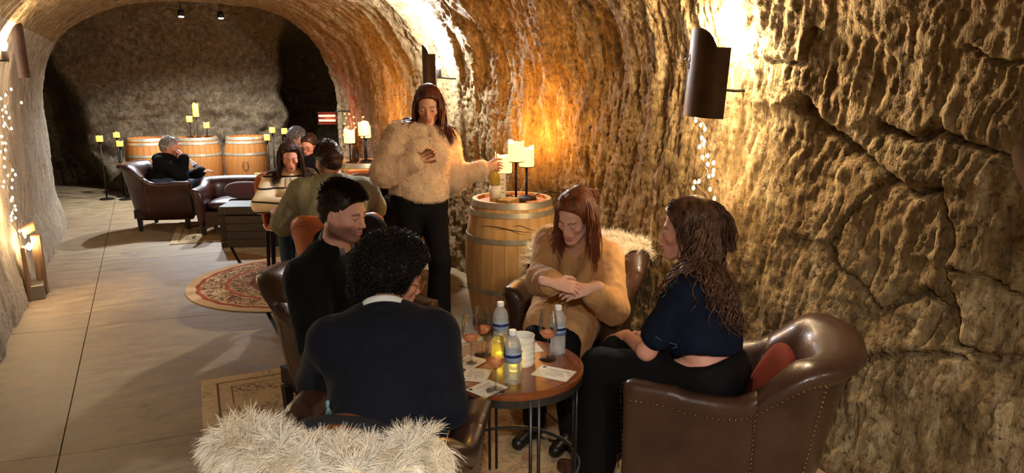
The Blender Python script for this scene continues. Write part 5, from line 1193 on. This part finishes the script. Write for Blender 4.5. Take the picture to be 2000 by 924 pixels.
# --- woman in denim top
DEN = M('denim_navy', S(14, 24, 44), .85, col2=S(11, 18, 34), vs=30, bump=.2, bs=300, spec=.2); THREAD = M('thread_pale', S(110, 124, 140), .8)
P = Person('woman with long wavy brown hair in a dark denim top, seated back to us', (1.8, 1.85, 0), (1.88, 1.90, .59), (1.885, 2.0, .955), (1.895, 2.085, 1.115), (-.50, .86, -.1), (-.66, .74, -.06), male=False, wsh=.17, col=(212, 152, 130), hair=(66, 44, 32), lids=.5, res=.0045)
P.arm('L', (1.745, 2.25, .64), -R_c*.5-A_(0, 0, 1)); P.arm('R', (1.80, 2.30, .62), R_c-A_(0, 0, .6)); P.leg('L', (1.575, 2.23, .12), None); P.leg('R', (1.72, 2.36, .12), None)
P.hand('L', (.3, .9, -.1), (.2, 0, -1), .4); P.hand('R', (-.8, .4, -.1), (0, 0, -1), .4)
P.fine += [RC(P.sh['L']*.3+P.el['L']*.7, P.el['L'], .040, .036, k=.02), RC(P.el['L'], P.wr['L'], .037, .025, k=.02)]
w0 = P.pel+P.up*.05; P.fine += [RC(P.pel-P.up*.0, P.pel+(P.nk-P.pel)*.45, .146, .128, P.tf, .72, .05)]
P.body(); tp = P.torso(.016, hem=-.125)+[]
for q in 'RL': tp.append(RC(P.sh[q], P.sh[q]*.32+P.el[q]*.68, .070, .064, k=.03))
mid = P.pel+(P.nk-P.pel)*.36; tp = [RC(P.pel+P.up*.14, mid+P.up*.03, .172, .158, P.tf, .76, .03)]+tp[1:]; tp.append(RC(P.pel-P.up*.16-P.rt*.4, P.pel-P.up*.16+P.rt*.4, .26, k=.006, sub=True))
P.piece('denim_top', tp, DEN, .008, .007, 11, 7)
P.piece('trousers', P.legs(.020, .98, .03, .088)+[RC(P.hip['L']-P.tf*.03, P.hip['R']-P.tf*.03, .105, k=.05), RC(P.pel-P.up*.06, P.pel+P.up*.0, .155, .150, P.tf, .74, .04), RC(P.pel+P.up*.305-P.rt*.5, P.pel+P.up*.305+P.rt*.5, .26, k=.006, sub=True)], BLK, .011, .003); P.shoes(M('boot_brown', S(70, 40, 26), .4), z0=.01)
bk = -P.tf*.2
seam(P, 'yoke_seam', tp, [P.sh['L']+bk-P.up*.02+P.rt*.03, P.nk+bk-P.up*.12, P.sh['R']+bk-P.up*.02-P.rt*.03], THREAD, .0011, .003); seam(P, 'armhole_seam', tp, [P.sh['L']+P.up*.12+P.rt*.01, P.sh['L']+bk*.6+P.rt*.02, P.sh['L']-P.up*.12+bk*.5+P.rt*.04], THREAD, .0011, .003)
e0 = P.sh['L']*.36+P.el['L']*.64; dd = unit(P.el['L']-P.sh['L']); u = unit(np.cross(dd, P.tf)); w = np.cross(dd, u)
seam(P, 'sleeve_hem', tp, [e0+(u*math.cos(a)+w*math.sin(a))*.09 for a in np.linspace(0, 6.28, 16)], THREAD, .0011, .003)
HWB = hairmat('hair_wavy_brown', (52, 34, 26), (112, 78, 56), .4); bd = headball(P)+tp
P.cap(.016, .078, .016, (.004, .004, .006), .006, True, HWB, .004, 36)
P.strands(roots(.0, -.25, .05, .014, .25, .8), 330, 27, .017, HWB, bd, np.random.default_rng(13), (.012, 62), (.0062, .0016), .36, clear=.014)
P.strands(part_roots(.0, .017, .6), 320, 16, .016, HWB, bd, np.random.default_rng(14), (.006, 60), (.0040, .0015), .30, 'hair_top', 3, .018, pull=(0, -.28, 0), psteps=6)
# --- woman in striped sweater
def striped():
    m, nt, b = newmat('knit_striped'); L = nt.links.new; tc = nd(nt, 'ShaderNodeTexCoord'); sp = nd(nt, 'ShaderNodeSeparateXYZ'); L(tc.outputs['Object'], sp.inputs[0])
    n = nd(nt, 'ShaderNodeMath', operation='MULTIPLY'); n.inputs[1].default_value = 10.5; L(sp.outputs[2], n.inputs[0]); fr = nd(nt, 'ShaderNodeMath', operation='FRACT'); L(n.outputs[0], fr.inputs[0])
    L(ramp(nt, fr.outputs[0], [(0, S(226, 206, 172)), (.42, S(226, 206, 172)), (.44, S(24, 20, 22)), (.58, S(24, 20, 22)), (.60, S(226, 206, 172))]), b.inputs['Base Color']); b.inputs['Roughness'].default_value = .9; return m
P = Person('woman with long dark hair in a cream striped turtleneck sweater, looking down', (1.12, 6.45, 0), (1.12, 6.47, .58), (1.11, 6.42, .91), (1.11, 6.345, 1.075), (-.12, -1, 0), (-.14, -.93, -.38), male=False, col=(222, 160, 136), hair=(40, 24, 18), lids=.95, res=.006)
P.arm('R', (.985, 6.06, .70), (-1, .2, -.6)); P.arm('L', (1.20, 6.0, .745), (1, 0, -.6)); P.leg('R', (.98, 6.02, .10)); P.leg('L', (1.14, 5.98, .10)); P.hand('R', (.3, -.8, .3), (.6, -.2, -.1), .7, .7); P.hand('L', (-.5, -.8, 0), (0, 0, -1), .5)
P.body(); tp = P.torso(.026, hem=.05)+P.sleeves(.022, bulk=.01)+[RC(P.nk, P.nk+P.up*.055, .062, .058, k=.02)]
P.piece('striped_sweater', tp, striped(), .012, .003); P.piece('jeans', P.legs(.012)+[RC(P.hip['L'], P.hip['R'], .10, k=.05)], M('denim_teal', S(26, 52, 70), .8), .014, .003); P.shoes(z0=.01)
HDK = hairmat('hair_dark', (34, 20, 16), (62, 38, 28)); P.cap(.010, .090, .022, (0, 0, .004), .008, True, HDK, .002, 40)
P.strands(roots(.0, -.1, .0), 150, 19, .020, HDK, headball(P)+tp, np.random.default_rng(17), (.004, 20), (.008, .002), .36)
P.strands(part_roots(.0), 160, 12, .018, HDK, headball(P)+tp, np.random.default_rng(18), (.002, 30), (.0050, .0015), .30, 'hair_top', 3, .012, pull=(0, -.38, 0), psteps=8)
wine_glass('wine glass held in the hand of the striped sweater woman', 1.01, 5.955, .765, .85, .3, 'glasses on the second table').rotation_euler = (.1, 0, 0)
# --- man in sage shirt
SAGE = M('linen_sage', S(142, 138, 112), .9, col2=S(128, 124, 100), vs=18)
P = Person('dark haired man in a sage green shirt seen from behind, seated in an orange chair', (1.08, 4.65, 0), (1.07, 4.62, .60), (1.10, 4.72, 1.04), (1.09, 4.80, 1.185), (.2, .97, -.1), (-.28, .92, -.30), wsh=.205, col=(206, 150, 124), hair=(34, 24, 19), beard=.8, res=.006, build=1.18)
P.arm('L', (.96, 5.08, .76), (-1, -.3, -.7)); P.arm('R', (1.40, 5.12, .76), (1, -.4, -.7)); P.leg('L', (.95, 5.08, .10)); P.leg('R', (1.24, 5.10, .10)); P.hand('L', (.3, .9, -.05), (0, 0, -1), .4); P.hand('R', (-.2, .9, -.05), (0, 0, -1), .4)
P.body(); tp = P.torso(.030, hem=.09)+P.sleeves(.020, bulk=.01); P.piece('linen_shirt', tp, SAGE, .010, .011, 10, 9); P.piece('trousers', P.legs(.012)+[RC(P.hip['L'], P.hip['R'], .11, k=.05)], BLK, .014, .003); P.shoes()
collar(P, 'shirt_collar', SAGE, .080, .074, -.01, .050, .5, .035, .004)
P.cap(.010, .072, .012, (-.002, .0, .006), .007, True, HDK, .004, 50, -.045); P.tufts(1300, .022, HDK, 7, .0, .0026, .3)
# --- grey haired man in the far armchair
HOOD = M('hoodie_black', S(13, 13, 14), .9, spec=.2); JEAN = M('denim_blue', S(58, 68, 90), .85)
P = Person('grey haired man in a black hoodie resting his chin in the far armchair', (.16, 9.4, 0), (.12, 9.42, .50), (.20, 9.47, .80), (.245, 9.475, .945), (.95, -.32, .1), (.93, -.36, -.22), wsh=.18, col=(200, 140, 114), hair=(150, 144, 138), res=.009)
P.arm('R', (.38, 9.36, .82), (.3, -.4, -.9)); P.arm('L', (.55, 9.25, .66), (.2, .4, -.9)); P.leg('R', (.62, 9.12, .10)); P.leg('L', (.62, 9.38, .10)); P.hand('R', (-.3, .3, .7), (-.6, .3, 0), .7); P.hand('L', (.9, -.3, .1), (0, 0, -1), .5)
P.body(); P.piece('hoodie', P.torso(.035, hem=.05)+P.sleeves(.026)+[EL(P.nk-P.tf*.08, (.10, .08, .07), None, .04)], HOOD, .014, .004); P.piece('jeans', P.legs(.015)+[RC(P.hip['L'], P.hip['R'], .10, k=.05)], JEAN, .016, .003); P.shoes()
HGR = hairmat('hair_grey', (120, 114, 108), (170, 164, 156)); P.cap(.008, .072, .012, (-.002, .0, .004), .009, True, HGR, .003, 50, -.04); P.tufts(500, .022, HGR, 8, .0, .004, .2)
o = water_bottle('plastic water bottle in the hand of the grey haired man', .56, 9.235, .645, .5); o.rotation_euler = (-.45, -.5, .5); del o['group']
# --- two men behind
P = Person('far man with wavy grey hair behind the striped sweater woman', (1.70, 8.62, 0), (1.68, 8.66, .58), (1.62, 8.62, .92), (1.60, 8.60, 1.06), (.3, -.95, 0), (.78, -.55, -.30), col=(196, 136, 110), hair=(90, 84, 80), res=.009)
P.arm('R', (1.58, 8.33, .66), (-1, 0, -.5)); P.arm('L', (1.86, 8.36, .66), (1, 0, -.5)); P.leg('R', (1.66, 8.22, .10)); P.leg('L', (1.82, 8.22, .10)); P.hand('R', (.2, -.9, 0), (0, 0, -1)); P.hand('L', (-.2, -.9, 0), (0, 0, -1))
P.body(); P.piece('jacket', P.torso(.03, hem=.04)+P.sleeves(.022), HOOD, .016, .003); P.piece('trousers', P.legs(.014)+[RC(P.hip['L'], P.hip['R'], .10, k=.05)], HOOD, .018, .003); P.shoes()
P.cap(.012, .074, .012, (0, .0, .006), .009, True, hairmat('hair_steel', (74, 70, 68), (120, 114, 110)), .006, 40, -.04); P.tufts(500, .03, MATS['hair_steel'], 9, .0, .004, .2)
P = Person('far man with dark hair and glasses in a black jacket with white collar', (1.62, 7.95, 0), (1.66, 7.97, .57), (1.64, 7.96, .88), (1.605, 7.955, 1.025), (-.6, -.7, 0), (-.62, -.74, -.28), col=(196, 136, 110), hair=(30, 22, 18), res=.009)
P.arm('R', (1.44, 7.86, .66), (-.3, .8, -.5)); P.arm('L', (1.58, 7.72, .66), (1, -.2, -.5)); P.leg('R', (1.34, 7.75, .10)); P.leg('L', (1.46, 7.62, .10)); P.hand('R', (-.7, -.6, 0), (0, 0, -1)); P.hand('L', (-.7, -.6, 0), (0, 0, -1))
P.body(); P.piece('jacket', P.torso(.03, hem=.04)+P.sleeves(.022), HOOD, .016, .003); P.piece('trousers', P.legs(.014)+[RC(P.hip['L'], P.hip['R'], .10, k=.05)], HOOD, .018, .003); P.shoes(); collar(P, 'shirt_collar', WHITE, .072, .068, .0, .055, .4, .03, .004)
P.cap(.010, .072, .012, (-.002, .0, .004), .009, True, HDK, .003, 50, -.04); P.tufts(400, .02, HDK, 10, .0, .004, .2); T = lambda *q: P.hd+P.Rh@A_(*q)-P.base; g = B()
for x in (-1, 1):
    g.tube([T(x*.033+.024*math.cos(a), .108, .002+.018*math.sin(a)) for a in np.linspace(0, 2*np.pi, 14, endpoint=False)], .0022, 4, True); g.tube([T(x*.056, .104, .008), T(x*.082, .0, .008)], .0022, 4)
g.tube([T(-.009, .110, .004), T(.009, .110, .004)], .002, 4); obj('glasses', g.me('glasses'), IRON, P.o)
# --- person mostly hidden behind the standing woman
P = Person('person in black with a wrist watch, mostly hidden behind the standing woman', (1.95, 5.6, 0), (1.95, 5.60, .58), (1.90, 5.58, .98), (1.87, 5.575, 1.12), (-1, -.05, 0), (-.95, -.1, -.3), col=(210, 152, 126), hair=(40, 28, 22), res=.008)
P.arm('L', (1.60, 5.40, .765), (0, -1, -.5)); P.arm('R', (1.60, 5.72, .765), (0, 1, -.5)); P.leg('L', (1.52, 5.50, .10)); P.leg('R', (1.52, 5.68, .10)); P.hand('L', (-.95, .1, 0), (0, 0, -1), .35); P.hand('R', (-.95, -.1, 0), (0, 0, -1), .35)
P.body(); P.piece('sweater', P.torso(.028, hem=.04)+P.sleeves(.02, .9), BLK, .014, .003); P.piece('trousers', P.legs(.014)+[RC(P.hip['L'], P.hip['R'], .10, k=.05)], BLK, .018, .003); P.shoes(); P.cap(.010, .06, .012, (0, 0, .004), .009, True, HDK, .003, 50, -.04)
d = unit(P.wr['L']-P.el['L']); c = P.wr['L']-d*.03; u = unit(np.cross(d, (0, 0, 1))); w = np.cross(d, u); obj('watch_band', B().tube([c+(u*math.cos(a)*1.05+w*math.sin(a)*.85)*.031-P.base for a in np.linspace(0, 2*np.pi, 18, endpoint=False)], .006, 5, True).me('watch_band'), STEEL, P.o)
# brown jacket over a chair, tote bag in the front armchair
jb = A_(1.72, 6.10, 0); pr = [RC(A_(1.60, 6.28, .84), A_(1.86, 6.20, .84), .05, k=.05), RC(A_(1.62, 6.20, .82), A_(1.62, 6.10, .60), .07, .06, A_(.4, .9, 0), .6, .05), RC(A_(1.84, 6.16, .82), A_(1.86, 6.04, .58), .07, .07, A_(.4, .9, 0), .6, .05), RC(A_(1.72, 6.19, .82), A_(1.74, 6.06, .60), .09, .09, A_(.4, .9, 0), .5, .05)]
V, F = isosurf(pr, .012); V = cloth_noise(V, F, .010, 9); obj('draped_jacket', mesh('draped_jacket', V-jb, F), M('suede_taupe', S(84, 62, 56), .95, sheen=.3), loc=tuple(jb), label='dark taupe jacket draped over the chair left of the standing woman', cat='jacket')
o = empty('tote_bag', (.44, 1.94, .46), face(.57, .82), 'black tote bag with brown leather handles wedged behind the curly haired person', 'bag')
v, f = cushion(.40, .10, .26, 3.4); v[:, 2] += .13; obj('bag_body', B().add(v, f).me('bag_body'), M('canvas_black', S(24, 26, 28), .85), o)
STRAP = M('strap_tan', S(110, 62, 36), .5)
for y in (-.035, .035): obj('handle', B().loft([[(x, y-.004, z-.012), (x, y+.004, z-.012), (x, y+.004, z+.012), (x, y-.004, z+.012)] for x, z in [(.07*math.cos(a)*-1, .205+.035*math.sin(a)) for a in np.linspace(0, np.pi, 16)]]).me('handle', True, 40), STRAP, o)
tb = B().tube([(0, 0, 0), (.0, -.005, -.02)], .006, 6)
for k in range(14): a = k*.45; tb.tube([(0, 0, -.015), (.010*math.cos(a), .010*math.sin(a), -.045)], .0014, 3)
obj('tassel', tb.me('tassel'), M('tassel_teal', S(110, 150, 150), .8), o, loc=(-.06, .04, .29))
